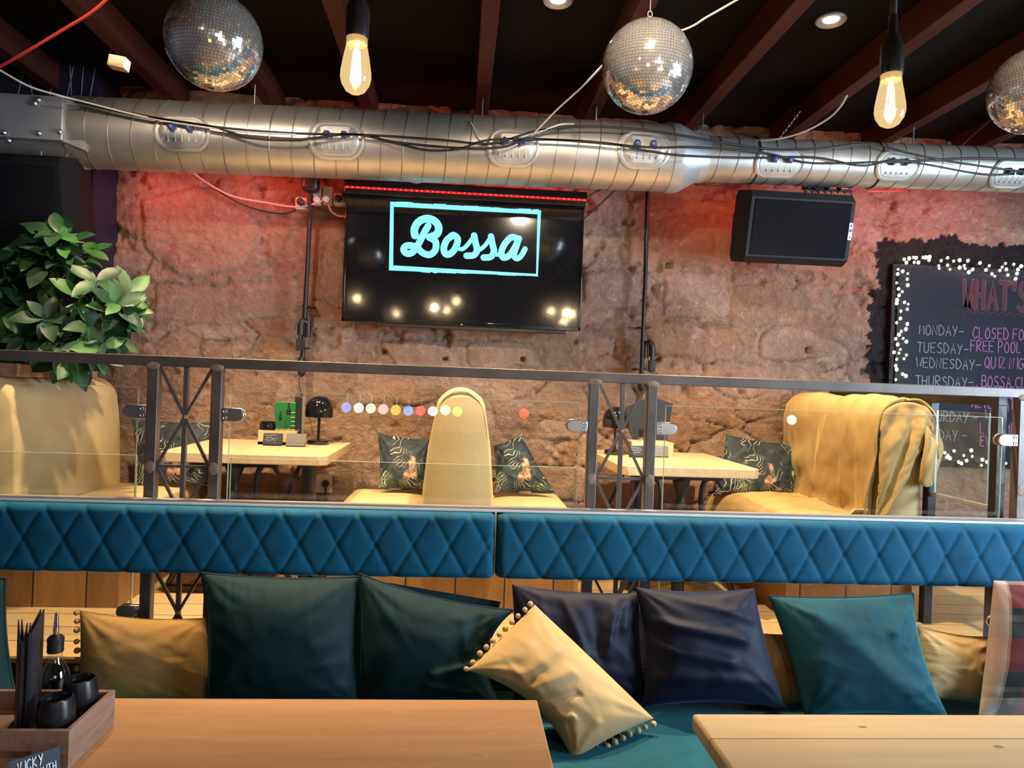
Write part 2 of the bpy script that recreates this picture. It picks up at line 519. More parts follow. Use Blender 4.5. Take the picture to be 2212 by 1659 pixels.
class MB:
    def __init__(self):
        self.v, self.f, self.uv = [], [], None

    def add(self, vs, fs):
        o = len(self.v)
        self.v += [tuple(p) for p in vs]
        self.f += [tuple(i + o for i in f) for f in fs]
        return self

    def box(self, c, s, rot=None):
        c = Vector(c)
        vs = []
        for x in (-.5, .5):
            for y in (-.5, .5):
                for z in (-.5, .5):
                    p = Vector((x * s[0], y * s[1], z * s[2]))
                    if rot is not None:
                        p = rot @ p
                    vs.append(c + p)
        return self.add(vs, [(0, 1, 3, 2), (4, 6, 7, 5), (0, 4, 5, 1), (2, 3, 7, 6), (0, 2, 6, 4), (1, 5, 7, 3)])

    def span(self, a, b):
        return self.box([(x + y) / 2 for x, y in zip(a, b)], [abs(y - x) for x, y in zip(a, b)])

    def bar(self, p0, p1, w, d, up=(0, 1, 0)):
        """square-section bar between two points"""
        p0, p1 = Vector(p0), Vector(p1)
        z = (p1 - p0).normalized()
        y = Vector(up)
        x = y.cross(z)
        if x.length < 1e-5:
            x = Vector((1, 0, 0)).cross(z)
        x.normalize()
        y = z.cross(x)
        m = Matrix((x, y, z)).transposed()
        return self.box((p0 + p1) / 2, (w, d, (p1 - p0).length), m)

    def tube(self, pts, r, n=8, closed=False, caps=True, up=None):
        P = [Vector(p) for p in pts]
        m = len(P)
        rs = r if isinstance(r, (list, tuple)) else [r] * m
        vs, fs = [], []
        nrm = None
        for i in range(m):
            if closed:
                t = P[(i + 1) % m] - P[i - 1]
            else:
                t = P[min(i + 1, m - 1)] - P[max(i - 1, 0)]
            t.normalize()
            if nrm is None:
                a = Vector((0, 0, 1)) if abs(t.z) < 0.9 else Vector((1, 0, 0))
                nrm = (a - t * a.dot(t)).normalized()
            else:
                nrm = (nrm - t * nrm.dot(t))
                if nrm.length < 1e-6:
                    nrm = Vector((1, 0, 0))
                nrm.normalize()
            b = t.cross(nrm)
            for k in range(n):
                a = 2 * math.pi * k / n
                vs.append(P[i] + (nrm * math.cos(a) + b * math.sin(a)) * rs[i])
        for i in range(m if closed else m - 1):
            j = (i + 1) % m
            for k in range(n):
                l = (k + 1) % n
                fs.append((i * n + k, i * n + l, j * n + l, j * n + k))
        if not closed and caps:
            fs.append(tuple(range(n))[::-1])
            fs.append(tuple((m - 1) * n + k for k in range(n)))
        return self.add(vs, fs)

    def cyl(self, p0, p1, r, r1=None, n=20):
        return self.tube([p0, p1], [r, r if r1 is None else r1], n)

    def lathe(self, prof, o=(0, 0, 0), n=28, rot=None):
        o = Vector(o)
        vs, fs = [], []
        m = len(prof)
        for r, z in prof:
            for k in range(n):
                a = 2 * math.pi * k / n
                p = Vector((r * math.cos(a), r * math.sin(a), z))
                if rot is not None:
                    p = rot @ p
                vs.append(o + p)
        for i in range(m - 1):
            for k in range(n):
                l = (k + 1) % n
                fs.append((i * n + k, i * n + l, (i + 1) * n + l, (i + 1) * n + k))
        if prof[0][0] > 1e-6:
            fs.append(tuple(range(n))[::-1])
        if prof[-1][0] > 1e-6:
            fs.append(tuple((m - 1) * n + k for k in range(n)))
        return self.add(vs, fs)

    def ball(self, c, r, nu=12, nv=8, s=(1, 1, 1)):
        c = Vector(c)
        vs, fs = [], []
        for i in range(nv + 1):
            th = math.pi * i / nv
            for k in range(nu):
                a = 2 * math.pi * k / nu
                vs.append(c + Vector((r * s[0] * math.sin(th) * math.cos(a), r * s[1] * math.sin(th) * math.sin(a), r * s[2] * math.cos(th))))
        for i in range(nv):
            for k in range(nu):
                l = (k + 1) % nu
                fs.append((i * nu + k, (i + 1) * nu + k, (i + 1) * nu + l, i * nu + l))
        return self.add(vs, fs)

    def prism(self, poly, o, u, v, depth):
        """outline given in (u, v) from point o, pushed out along u x v"""
        o, u, v = Vector(o), Vector(u), Vector(v)
        n = u.cross(v).normalized() * depth
        m = len(poly)
        vs = [o + u * a + v * b for a, b in poly] + [o + u * a + v * b + n for a, b in poly]
        fs = [tuple(range(m))[::-1], tuple(range(m, 2 * m))]
        fs += [(i, (i + 1) % m, m + (i + 1) % m, m + i) for i in range(m)]
        return self.add(vs, fs)

    def grid(self, fn, nu, nv, closed_u=False, uv=False):
        vs = [fn(i / (nu if closed_u else nu - 1), j / (nv - 1)) for j in range(nv) for i in range(nu)]
        fs = []
        for j in range(nv - 1):
            for i in range(nu if closed_u else nu - 1):
                k = (i + 1) % nu
                fs.append((j * nu + i, j * nu + k, (j + 1) * nu + k, (j + 1) * nu + i))
        return self.add(vs, fs)

    def ribbon(self, pts, r, u, v, depth, smooth=6):
        """flat pen stroke with round ends in the plane of u and v"""
        u, v = Vector(u), Vector(v)
        n = u.cross(v).normalized()
        P = catmull(pts, smooth) if len(pts) > 2 and smooth > 1 else [Vector(p) for p in pts]
        L, Rr = [], []
        m = len(P)
        for i in range(m):
            t = (P[min(i + 1, m - 1)] - P[max(i - 1, 0)]).normalized()
            s = n.cross(t)
            L.append(P[i] + s * r)
            Rr.append(P[i] - s * r)
        t0, t1 = (P[0] - P[1]).normalized(), (P[-1] - P[-2]).normalized()
        def cap(c, a, t):
            s = n.cross(t)
            return [c + (s * math.cos(q) * a + t * math.sin(q)) * r for q in (math.pi / 4, math.pi / 2, 3 * math.pi / 4)]
        vs = []
        for i in range(m):
            vs += [L[i], Rr[i], L[i] + n * depth, Rr[i] + n * depth]
        fs = []
        for i in range(m - 1):
            a, b = 4 * i, 4 * i + 4
            fs += [(a + 2, a + 3, b + 3, b + 2), (a, a + 2, b + 2, b), (a + 1, b + 1, b + 3, a + 3)]
        self.add(vs, fs)
        for c, t in ((P[0], t0), (P[-1], t1)):
            s = n.cross(t)
            k = 8
            ring = [c + n * depth + (s * math.cos(math.pi * q / k) + t * math.sin(math.pi * q / k)) * r for q in range(k + 1)]
            self.add(ring, [tuple(range(k + 1))])
        return self

    def obj(self, name, mat, parent=None, sharp=35, smooth=True, bevel=0.0, seg=2, subsurf=0, origin=None):
        V = np.array(self.v, dtype=float)
        base = Vector((0, 0, 0))
        if parent is not None:
            p = parent
            while p is not None:
                base += p.location
                p = p.parent
            off = Vector((0, 0, 0))
        else:
            off = Vector(origin) if origin is not None else Vector(((V[:, 0].min() + V[:, 0].max()) / 2, (V[:, 1].min() + V[:, 1].max()) / 2, V[:, 2].min()))
        V = V - np.array(base + off)
        me = bpy.data.meshes.new(name)
        me.from_pydata(V.tolist(), [], self.f)
        me.update()
        if smooth:
            me.polygons.foreach_set('use_smooth', [True] * len(me.polygons))
            if sharp and sharp < 180:
                me.set_sharp_from_angle(angle=R(sharp))
        if self.uv is not None:
            ul = me.uv_layers.new(name='UVMap')
            li = np.empty(len(me.loops), dtype=np.int32)
            me.loops.foreach_get('vertex_index', li)
            ul.data.foreach_set('uv', np.array(self.uv, dtype=np.float32)[li].ravel())
        if mat:
            me.materials.append(MATS[mat])
        o = bpy.data.objects.new(name, me)
        COL.objects.link(o)
        o.location = off
        if parent is not None:
            o.parent = parent
        if bevel:
            b = o.modifiers.new('bevel', 'BEVEL')
            b.width = bevel
            b.segments = seg
            b.limit_method = 'ANGLE'
            b.angle_limit = R(40)
        if subsurf:
            s = o.modifiers.new('subsurf', 'SUBSURF')
            s.levels = s.render_levels = subsurf
        return o


def tag(o, label, cat, group=None):
    o['label'] = label
    o['category'] = cat
    if group:
        o['group'] = group
    return o


def thing(name, loc, label, cat, group=None):
    o = bpy.data.objects.new(name, None)
    COL.objects.link(o)
    o.location = loc
    o.empty_display_size = 0.05
    return tag(o, label, cat, group)


def struct(o, label=None):
    o['kind'] = 'structure'
    if label:
        o['label'] = label
    return o


def copy_tree(o, parent=None):
    c = o.copy()
    COL.objects.link(c)
    c.parent = parent
    for ch in [x for x in COL.objects if x.parent is o]:
        copy_tree(ch, c)
    return c


# hand lettering: each glyph is a list of pen strokes in a 1 wide, 1.4 high box
GL = {
    'A': [[(0, 0), (.5, 1.4), (1, 0)], [(.2, .5), (.8, .5)]],
    'B': [[(0, 0), (0, 1.4), (.7, 1.35), (.75, .85), (0, .75)], [(0, .75), (.9, .7), (.9, .1), (0, 0)]],
    'C': [[(1, 1.2), (.6, 1.4), (.15, 1.1), (0, .6), (.2, .15), (.6, 0), (1, .2)]],
    'D': [[(0, 0), (0, 1.4), (.6, 1.25), (1, .7), (.6, .1), (0, 0)]],
    'E': [[(.9, 1.4), (0, 1.4), (0, 0), (.9, 0)], [(0, .75), (.7, .75)]],
    'F': [[(.9, 1.4), (0, 1.4), (0, 0)], [(0, .75), (.7, .75)]],
    'G': [[(1, 1.2), (.5, 1.4), (0, .8), (.2, .15), (.6, 0), (1, .3), (1, .65), (.6, .65)]],
    'H': [[(0, 0), (0, 1.4)], [(.9, 0), (.9, 1.4)], [(0, .7), (.9, .7)]],
    'I': [[(.4, 0), (.4, 1.4)]],
    'K': [[(0, 0), (0, 1.4)], [(.85, 1.4), (0, .65), (.9, 0)]],
    'L': [[(0, 1.4), (0, 0), (.8, 0)]],
    'M': [[(0, 0), (.12, 1.4), (.5, .5), (.9, 1.4), (1, 0)]],
    'N': [[(0, 0), (0, 1.4), (.9, 0), (.9, 1.4)]],
    'O': [[(.5, 1.4), (.1, 1.1), (0, .6), (.2, .1), (.55, 0), (.9, .3), (.95, .9), (.5, 1.4)]],
    'P': [[(0, 0), (0, 1.4), (.7, 1.35), (.85, 1), (.6, .7), (0, .65)]],
    'Q': [[(.5, 1.4), (.1, 1.1), (0, .6), (.2, .1), (.55, 0), (.9, .3), (.95, .9), (.5, 1.4)], [(.6, .35), (1.05, -.1)]],
    'R': [[(0, 0), (0, 1.4), (.7, 1.35), (.8, 1), (.6, .75), (0, .7), (.9, 0)]],
    'S': [[(.9, 1.25), (.5, 1.4), (.1, 1.15), (.3, .8), (.75, .6), (.85, .25), (.5, 0), (0, .15)]],
    'T': [[(0, 1.4), (1, 1.4)], [(.5, 1.4), (.5, 0)]],
    'U': [[(0, 1.4), (0, .4), (.25, 0), (.7, .05), (.9, .4), (.9, 1.4)]],
    'V': [[(0, 1.4), (.45, 0), (.95, 1.4)]],
    'W': [[(0, 1.4), (.25, 0), (.5, 1.0), (.8, 0), (1.1, 1.4)]],
    'X': [[(0, 0), (.9, 1.4)], [(0, 1.4), (.9, 0)]],
    'Y': [[(0, 1.4), (.45, .7)], [(.95, 1.4), (.3, -.1)]],
    'Z': [[(0, 1.4), (.9, 1.4), (0, 0), (.95, 0)]],
    "'": [[(.2, 1.5), (.1, 1.1)]],
    '-': [[(.05, .65), (.9, .7)]],
    ' ': [],
}


def letter(mb, text, o, u, v, h, r, adv=1.28, wf=0.62, depth=0.0012, jit=0.05):
    """write text along u with height h"""
    o, u, v = Vector(o), Vector(u).normalized(), Vector(v).normalized()
    w = h / 1.4
    x = 0.0
    for ch in text:
        for st in GL[ch]:
            pts = [o + u * ((x + a * wf + rnd.uniform(-jit, jit) * .5) * w) + v * ((b + rnd.uniform(-jit, jit)) * w) for a, b in st]
            round_ = ch in 'BCDGOPQRSU'
            mb.ribbon(pts, r, u, v, depth + 0.00012 * (len(mb.f) % 7), 5 if round_ else 1)
        x += (0.45 if ch in "I' " else 1.0) * adv * wf + .06
    return mb
# ------------------------------------------------------------------ setting
WX0, WX1, WY0, WYB, ZC = -2.60, 4.60, -3.20, 4.30, 3.17
PLAT, RAILY = 0.50, 2.72


def hash2(ix, iy, s):
    h = (ix.astype(np.int64) * 374761393 + iy.astype(np.int64) * 668265263 + s * 1274126177) & 0x7fffffff
    h = ((h ^ (h >> 13)) * 1274126177) & 0x7fffffff
    h = (h ^ (h >> 16)) & 0xffffff
    return h / float(0xffffff)


def vnoise(x, y, s):
    ix, iy = np.floor(x), np.floor(y)
    fx, fy = x - ix, y - iy
    fx, fy = fx * fx * (3 - 2 * fx), fy * fy * (3 - 2 * fy)
    a, b = hash2(ix, iy, s), hash2(ix + 1, iy, s)
    c, d = hash2(ix, iy + 1, s), hash2(ix + 1, iy + 1, s)
    return (a * (1 - fx) + b * fx) * (1 - fy) + (c * (1 - fx) + d * fx) * fy


def fbm(x, y, s, o=5, ridge=False):
    t, a, k = 0, 0.5, 0
    for i in range(o):
        n = vnoise(x * 2 ** i, y * 2 ** i, s + i * 7)
        if ridge:
            n = 1 - np.abs(2 * n - 1)
        t = t + a * n
        k += a
        a *= 0.5
    return t / k


def in_poly(X, Z, poly):
    ins = np.zeros(X.shape, bool)
    n = len(poly)
    for i in range(n):
        x0, z0 = poly[i]
        x1, z1 = poly[(i + 1) % n]
        if z0 == z1:
            continue
        c = ((z0 > Z) != (z1 > Z)) & (X < (x1 - x0) * (Z - z0) / (z1 - z0) + x0)
        ins ^= c
    return ins


def px_poly(pts, Y=4.27):
    return [(p.x, p.z) for p in (at(x, y, Y) for x, y in pts)]


def build_stone_wall():
    nx, nz = 720, 330
    xs, zs = np.linspace(WX0, WX1, nx), np.linspace(PLAT - 0.5, ZC + 0.12, nz)
    X, Z = np.meshgrid(xs, zs)
    wx = X + 0.085 * (fbm(X * 4, Z * 4, 11) - 0.5) * 2
    wz = Z + 0.070 * (fbm(X * 4 + 9, Z * 4, 31) - 0.5) * 2
    cw, ch = 0.30, 0.175
    gy = np.floor(wz / ch)
    f1 = np.full(X.shape, 9.0)
    f2 = np.full(X.shape, 9.0)
    idx = np.zeros(X.shape)
    idy = np.zeros(X.shape)
    for dj in (-1, 0, 1):
        ry = gy + dj
        off = hash2(ry, ry * 0, 5)
        gx = np.floor(wx / cw + off)
        for di in (-2, -1, 0, 1, 2):
            rx = gx + di
            sx = (rx + 0.5 + (hash2(rx, ry, 1) - 0.5) * 0.85 - off) * cw
            sy = (ry + 0.5 + (hash2(rx, ry, 2) - 0.5) * 0.75) * ch
            d = np.maximum(np.abs(wx - sx) / cw, np.abs(wz - sy) / ch) * 0.6 + 0.4 * np.sqrt(((wx - sx) / cw) ** 2 + ((wz - sy) / ch) ** 2)
            d = d * (0.8 + 0.5 * hash2(rx, ry, 3))
            nearer = d < f1
            f2 = np.where(nearer, f1, np.minimum(f2, d))
            idx, idy = np.where(nearer, rx, idx), np.where(nearer, ry, idy)
            f1 = np.where(nearer, d, f1)
    e = np.clip((f2 - f1) / 0.16, 0, 1)
    e = e * e * (3 - 2 * e)
    tone = hash2(idx, idy, 21)
    lvl = hash2(idx, idy, 22)
    tx, tz = hash2(idx, idy, 23) - 0.5, hash2(idx, idy, 24) - 0.5
    # smeared mortar hides many joints; some stones sit back
    smear = np.clip((fbm(X * 1.9 + 3, Z * 1.9, 51, 3) - 0.42) * 6, 0, 1)
    rough = fbm(X * 7, Z * 7, 71, 5, True)
    pit = np.clip(fbm(X * 11 + 5, Z * 11, 91, 4) - 0.60, 0, 1) * 0.20
    big = fbm(X * 1.3, Z * 1.3, 61, 3)
    fine = fbm(X * 26, Z * 26, 81, 3)
    stone = 0.013 * lvl + 0.032 * (tx * (wx / cw - np.round(wx / cw)) + tz * (wz / ch - np.round(wz / ch))) * 0.5 + 0.022 * (rough - 0.5) + 0.013 * (fine - .5)
    h = 0.030 * (big - 0.5) + (1 - smear * 0.85) * (0.016 * e - 0.008) + stone - pit
    h = h * np.clip(0.55 + (Z - 1.35) * 0.6, 0.55, 1.0)
    # narrow open cracks along some joints
    ck = np.clip(1 - (f2 - f1) / 0.045, 0, 1) * np.clip((fbm(X * 3, Z * 3, 101, 2) - 0.50) * 8, 0, 1)
    h = h - 0.022 * ck
    # a few big flat stones that stand out of the rubble
    paint = np.zeros(X.shape)
    for poly, up, tn in (
            ([(1640, 745), (1655, 712), (1700, 706), (1745, 712), (1800, 738), (1806, 752), (1768, 775), (1700, 780), (1645, 772)], .030, .62),
            ([(1435, 590), (1500, 585), (1572, 592), (1580, 640), (1570, 690), (1520, 684), (1480, 692), (1438, 680)], .024, .45),
            ([(1262, 588), (1330, 580), (1385, 590), (1380, 660), (1300, 668), (1262, 650)], .020, .52),
            ([(1570, 620), (1690, 600), (1745, 640), (1735, 700), (1640, 705), (1580, 690)], .014, .75),
            ([(1400, 690), (1500, 700), (1590, 710), (1600, 765), (1500, 770), (1410, 760)], .014, .30),
            ([(300, 430), (420, 400), (520, 430), (560, 500), (520, 580), (400, 600), (310, 540)], .018, .50),
            ([(330, 610), (450, 620), (640, 600), (640, 670), (480, 700), (330, 690)], .012, .42),
            ([(700, 480), (742, 470), (742, 640), (700, 650)], .012, .55),
            ([(820, 745), (900, 735), (990, 760), (980, 800), (860, 800)], .018, .48),
            ([(1010, 740), (1140, 735), (1170, 790), (1060, 800), (1010, 790)], .018, .95),
            ([(1420, 470), (1540, 460), (1545, 560), (1430, 575)], .016, .15)):
        q = px_poly(poly)
        cx, cz = sum(p[0] for p in q) / len(q), sum(p[1] for p in q) / len(q)
        inner = in_poly(X + (fbm(X * 9, Z * 9, 7, 3) - .5) * .05, Z + (fbm(X * 9, Z * 9, 8, 3) - .5) * .05, q)
        g = inner.astype(float)
        for _ in range(3):
            g = (g + np.roll(g, 1, 0) + np.roll(g, -1, 0) + np.roll(g, 1, 1) + np.roll(g, -1, 1)) / 5
        rim = np.clip(1 - np.abs(g - 0.35) / 0.35, 0, 1)
        h = h * (1 - 0.75 * g) + g * (up + 0.010 * (rough - .5) + .006 * (fine - .5)) - 0.012 * rim
        tone = np.where(g > 0.5, tn, tone)
        e = np.where(g > 0.3, 1.0, e)
    # put-log holes
    for hx, hy, hw in ((962, 775, 5), (1130, 775, 6), (830, 760, 5), (1447, 571, 8), (1868, 803, 6), (1745, 755, 7)):
        p = at(hx, hy, 4.28)
        w = hw * 4.3 / FPX
        hole = (np.abs(X - p.x) < w) & (np.abs(Z - p.z) < w)
        h = np.where(hole, h - 0.05, h)
    # ragged patch of black paint round the chalkboard
    edge = [(1898, 560), (1886, 548), (1900, 535), (1896, 522), (1918, 516), (1922, 512), (1938, 512), (1942, 522), (1962, 518), (1984, 514), (2000, 518), (2018, 512), (2046, 508), (2062, 504), (2078, 508), (2082, 522), (2110, 528), (2150, 530), (2180, 524), (2212, 526), (2420, 520), (2420, 1300), (1870, 1300), (1862, 900),
            (1868, 840), (1880, 826), (1872, 800), (1884, 780), (1868, 762), (1886, 742), (1868, 726), (1890, 712), (1872, 700), (1884, 684), (1870, 664), (1892, 644), (1880, 632), (1906, 620), (1890, 600), (1902, 586), (1888, 574)]
    q = px_poly(edge)
    paint = in_poly(X + (fbm(X * 30, Z * 30, 77, 2) - .5) * .05, Z + (fbm(X * 30, Z * 30, 78, 2) - .5) * .05, q).astype(float)
    low = px_poly([(1860, 990), (2420, 1010), (2420, 1500), (1860, 1500)])
    paint = np.where(in_poly(X, Z + (fbm(X * 8, Z * 8, 79, 3) - .5) * .15, low), 0.0, paint)
    h = h + 0.03 * paint * (fbm(X * 12, Z * 12, 33, 3) - 0.5)
    # the board is fixed on levelled ground
    bq = px_poly([(1935, 565), (2420, 560), (2420, 1000), (1935, 990)], 4.25)
    flat = in_poly(X, Z, bq)
    h = np.where(flat, np.minimum(h, -0.012), h)
    mort = np.clip((1 - e) * 0.9 + smear * 0.55 * (1 - (f2 > 0.9)), 0, 1) * 0.8
    Yv = WYB - np.clip(h, -0.07, 0.055)
    V = np.stack([X.ravel(), Yv.ravel(), Z.ravel()], 1)
    a = np.arange(nx * nz).reshape(nz, nx)
    F = np.stack([a[:-1, :-1].ravel(), a[:-1, 1:].ravel(), a[1:, 1:].ravel(), a[1:, :-1].ravel()], 1)
    me = bpy.data.meshes.new('wall_back')
    me.vertices.add(len(V))
    me.vertices.foreach_set('co', V.astype(np.float32).ravel())
    me.loops.add(F.size)
    me.loops.foreach_set('vertex_index', F.astype(np.int32).ravel())
    me.polygons.add(len(F))
    me.polygons.foreach_set('loop_start', np.arange(0, F.size, 4, dtype=np.int32))
    me.polygons.foreach_set('use_smooth', np.ones(len(F), bool))
    me.update(calc_edges=True)
    for nm, arr in (('tone', tone), ('mortar', mort), ('paint', paint)):
        at_ = me.attributes.new(nm, 'FLOAT', 'POINT')
        at_.data.foreach_set('value', arr.ravel().astype(np.float32))
    me.materials.append(MATS['rubble_stone'])
    o = bpy.data.objects.new('wall_back', me)
    COL.objects.link(o)
    struct(o, 'rough rubble stone wall lit warm and red')


build_stone_wall()


def slab(name, a, b, mat):
    return struct(MB().span(a, b).obj(name, mat, smooth=False))


slab('floor', (WX0, WY0, -0.06), (WX1, RAILY - .02, 0), 'floor_boards')
slab('floor_raised', (WX0, 2.70, PLAT - 0.05), (WX1, 4.36, PLAT), 'platform_boards')
slab('trim_1', (WX0, 2.665, PLAT - 0.06), (WX1, 2.70, PLAT + 0.004), 'dark_wood')
slab('wall_riser', (WX0, 2.70, 0), (WX1, 2.73, PLAT - 0.05), 'dark_wood')
slab('ceiling', (WX0, WY0, ZC), (WX1, WYB + .06, ZC + 0.06), 'ceiling_black')
slab('wall_left', (WX0 - .1, WY0, 0), (WX0, WYB + .06, ZC), 'mural_navy')
# right hand wall with its window opening
slab('wall_right', (WX1, WY0, 0), (WX1 + .1, 0.05, ZC), 'dark_plaster')
slab('wall_right', (WX1, 1.95, 0), (WX1 + .1, WYB + .06, ZC), 'dark_plaster')
slab('wall_right', (WX1, 0.05, 0), (WX1 + .1, 1.95, 0.9), 'dark_plaster')
slab('wall_right', (WX1, 0.05, 2.6), (WX1 + .1, 1.95, ZC), 'dark_plaster')
slab('wall_front', (WX0, WY0 - .1, 0), (WX1, WY0, ZC), 'dark_plaster')
w = slab('window_1', (WX1 + .04, 0.05, 0.9), (WX1 + .06, 1.95, 2.6), 'window_sky')
f = MB()
for y in (0.07, 1.0, 1.93):
    f.span((WX1 - .01, y - .03, .9), (WX1 + .03, y + .03, 2.6))
f.span((WX1 - .01, .05, 2.0), (WX1 + .03, 1.95, 2.05))
struct(f.obj('window_frame', 'black_steel', w, smooth=False))
w = slab('fill_window', (1.0, WY0 + .004, 1.6), (3.4, WY0 + .014, 2.4), 'window_sky')  # glowing pane added behind the viewer to go with the front fill
f = MB()
for x in (1.0, 1.8, 2.6, 3.4):
    f.span((x - .03, WY0 + .004, 1.6), (x + .03, WY0 + .05, 2.4))
struct(f.obj('window_frame', 'black_steel', w, smooth=False))

# mural painted corner pillar on the left
p = slab('pillar_left', (WX0, 4.02, 1.60), (-1.99, WYB + .02, ZC), 'mural_navy')
ml = MB()
for x0, z0, x1, z1 in ((-2.03, 2.62, -2.00, 2.28), (-2.05, 2.62, -2.02, 2.24), (-2.075, 2.62, -2.03, 2.24), (-2.10, 2.6, -2.045, 2.30), (-2.02, 2.24, -2.06, 2.05), (-2.06, 2.3, -2.04, 2.05), (-2.00, 2.2, -2.02, 2.02),
                       (-2.10, 2.57, -2.02, 2.61), (-2.1, 2.05, -2.05, 1.7), (-2.04, 2.0, -2.08, 1.65), (-2.14, 2.1, -2.16, 1.7), (-2.2, 2.0, -2.16, 1.6), (-2.02, 1.9, -2.05, 1.6), (-2.08, 1.72, -2.02, 1.62),
                       (-2.03, 2.93, -2.00, 3.16), (-2.07, 2.93, -2.06, 3.16), (-2.11, 2.93, -2.13, 3.16), (-2.15, 2.93, -2.11, 3.16), (-2.24, 2.93, -2.20, 3.14), (-2.30, 2.93, -2.35, 3.14), (-2.4, 2.93, -2.36, 3.14)):
    ml.bar((x0, 4.018, z0), (x1, 4.018, z1), 0.004, 0.003)
ml.obj('mural_lines', 'mural_line', p, smooth=False)

# red-brown rafters under the black boards
for x in (-2.22, -1.625, -1.09, -0.56, 0.07, 0.67, 1.245, 1.845, 2.42, 3.0, 3.6):
    o = MB().span((x - .036, WY0 + .02, 3.03), (x + .036, WYB - .06, ZC - .002)).obj('ceiling_beam', 'beam_red', bevel=.004)
    struct(o)

# ------------------------------------------------------------------ ventilation duct
DY, DR, DR2 = 3.75, 0.172, 0.118
p0, p1 = Vector((-1.93, DY, 2.722)), Vector((1.06, DY, 2.772))
q0, q1 = Vector((1.20, DY, 2.778)), Vector((4.2, DY, 2.85))
duct = thing('ventilation_duct', (0, DY, 2.72), 'long spiral galvanised ventilation duct hung along the stone wall', 'duct')


def axis_frame(a, b):
    d = (b - a).normalized()
    u = Vector((0, -1, 0))
    v = u.cross(d)
    return d, u, v          # along, toward the room, and v = u x d


def pipe(a, b, r, name, pitch):
    MB().tube([a, b], r, 64, caps=True).obj(name, 'galvanised', duct)
    d, u, v = axis_frame(a, b)
    L = (b - a).length
    n = int(L / pitch)
    pts = []
    for i in range(n * 40 + 1):
        t = i / 40
        ang = 2 * math.pi * t
        pts.append(a + d * (t * pitch) + (u * math.cos(ang) + v * math.sin(ang)) * (r + .0005))
    MB().tube(pts, 0.0028, 5).obj('spiral_seam', 'galvanised_seam', duct)


pipe(p0, p1, DR, 'main_pipe', 0.108)
pipe(q0, q1, DR2, 'branch_pipe', 0.100)
MB().tube([p1 - Vector((.01, 0, 0)), p1 + Vector((.02, 0, 0)), p1 + Vector((.045, 0, 0)), q0 + Vector((.0, 0, 0)), q0 + Vector((.05, 0, 0))], [DR + .004, DR + .006, DR + .004, DR2 + .008, DR2 + .004], 64).obj('reducer', 'galvanised_dull', duct, sharp=25)
MB().tube([p0 + Vector((-.66, 0, -.03)), p0 + Vector((.03, 0, -.03))], .148, 48).obj('collar_pipe', 'galvanised', duct)
# box fitting on the left end
bx0, bx1 = at(-40, 205, 3.56), at(136, 207, 3.56)
bz = at(100, 300, 3.56).z
box = MB().span((WX0 + .02, 3.565, bz), (bx1.x, 3.86, bx1.z)).obj('end_box', 'galvanised_dull', duct, bevel=.006)
MB().prism([(bx1.x, bx1.z), (bx1.x + .085, bx1.z - .045), (bx1.x + .085, bz - .03), (bx1.x, bz)], (0, 3.60, 0), (1, 0, 0), (0, 0, 1), -.26).obj('box_shoulder', 'galvanised_dull', duct, smooth=False)
for px, py in ((84, 216), (76, 224), (85, 288), (10, 287), (130, 285), (20, 304)):
    c = at(px, py, 3.562)
    MB().lathe([(0, .0), (.012, .0), (.013, .008), (.007, .016), (0, .017)], c, 12, Matrix.Rotation(R(90), 3, 'X')).obj('fixing_bolt', 'screw_bright', box)


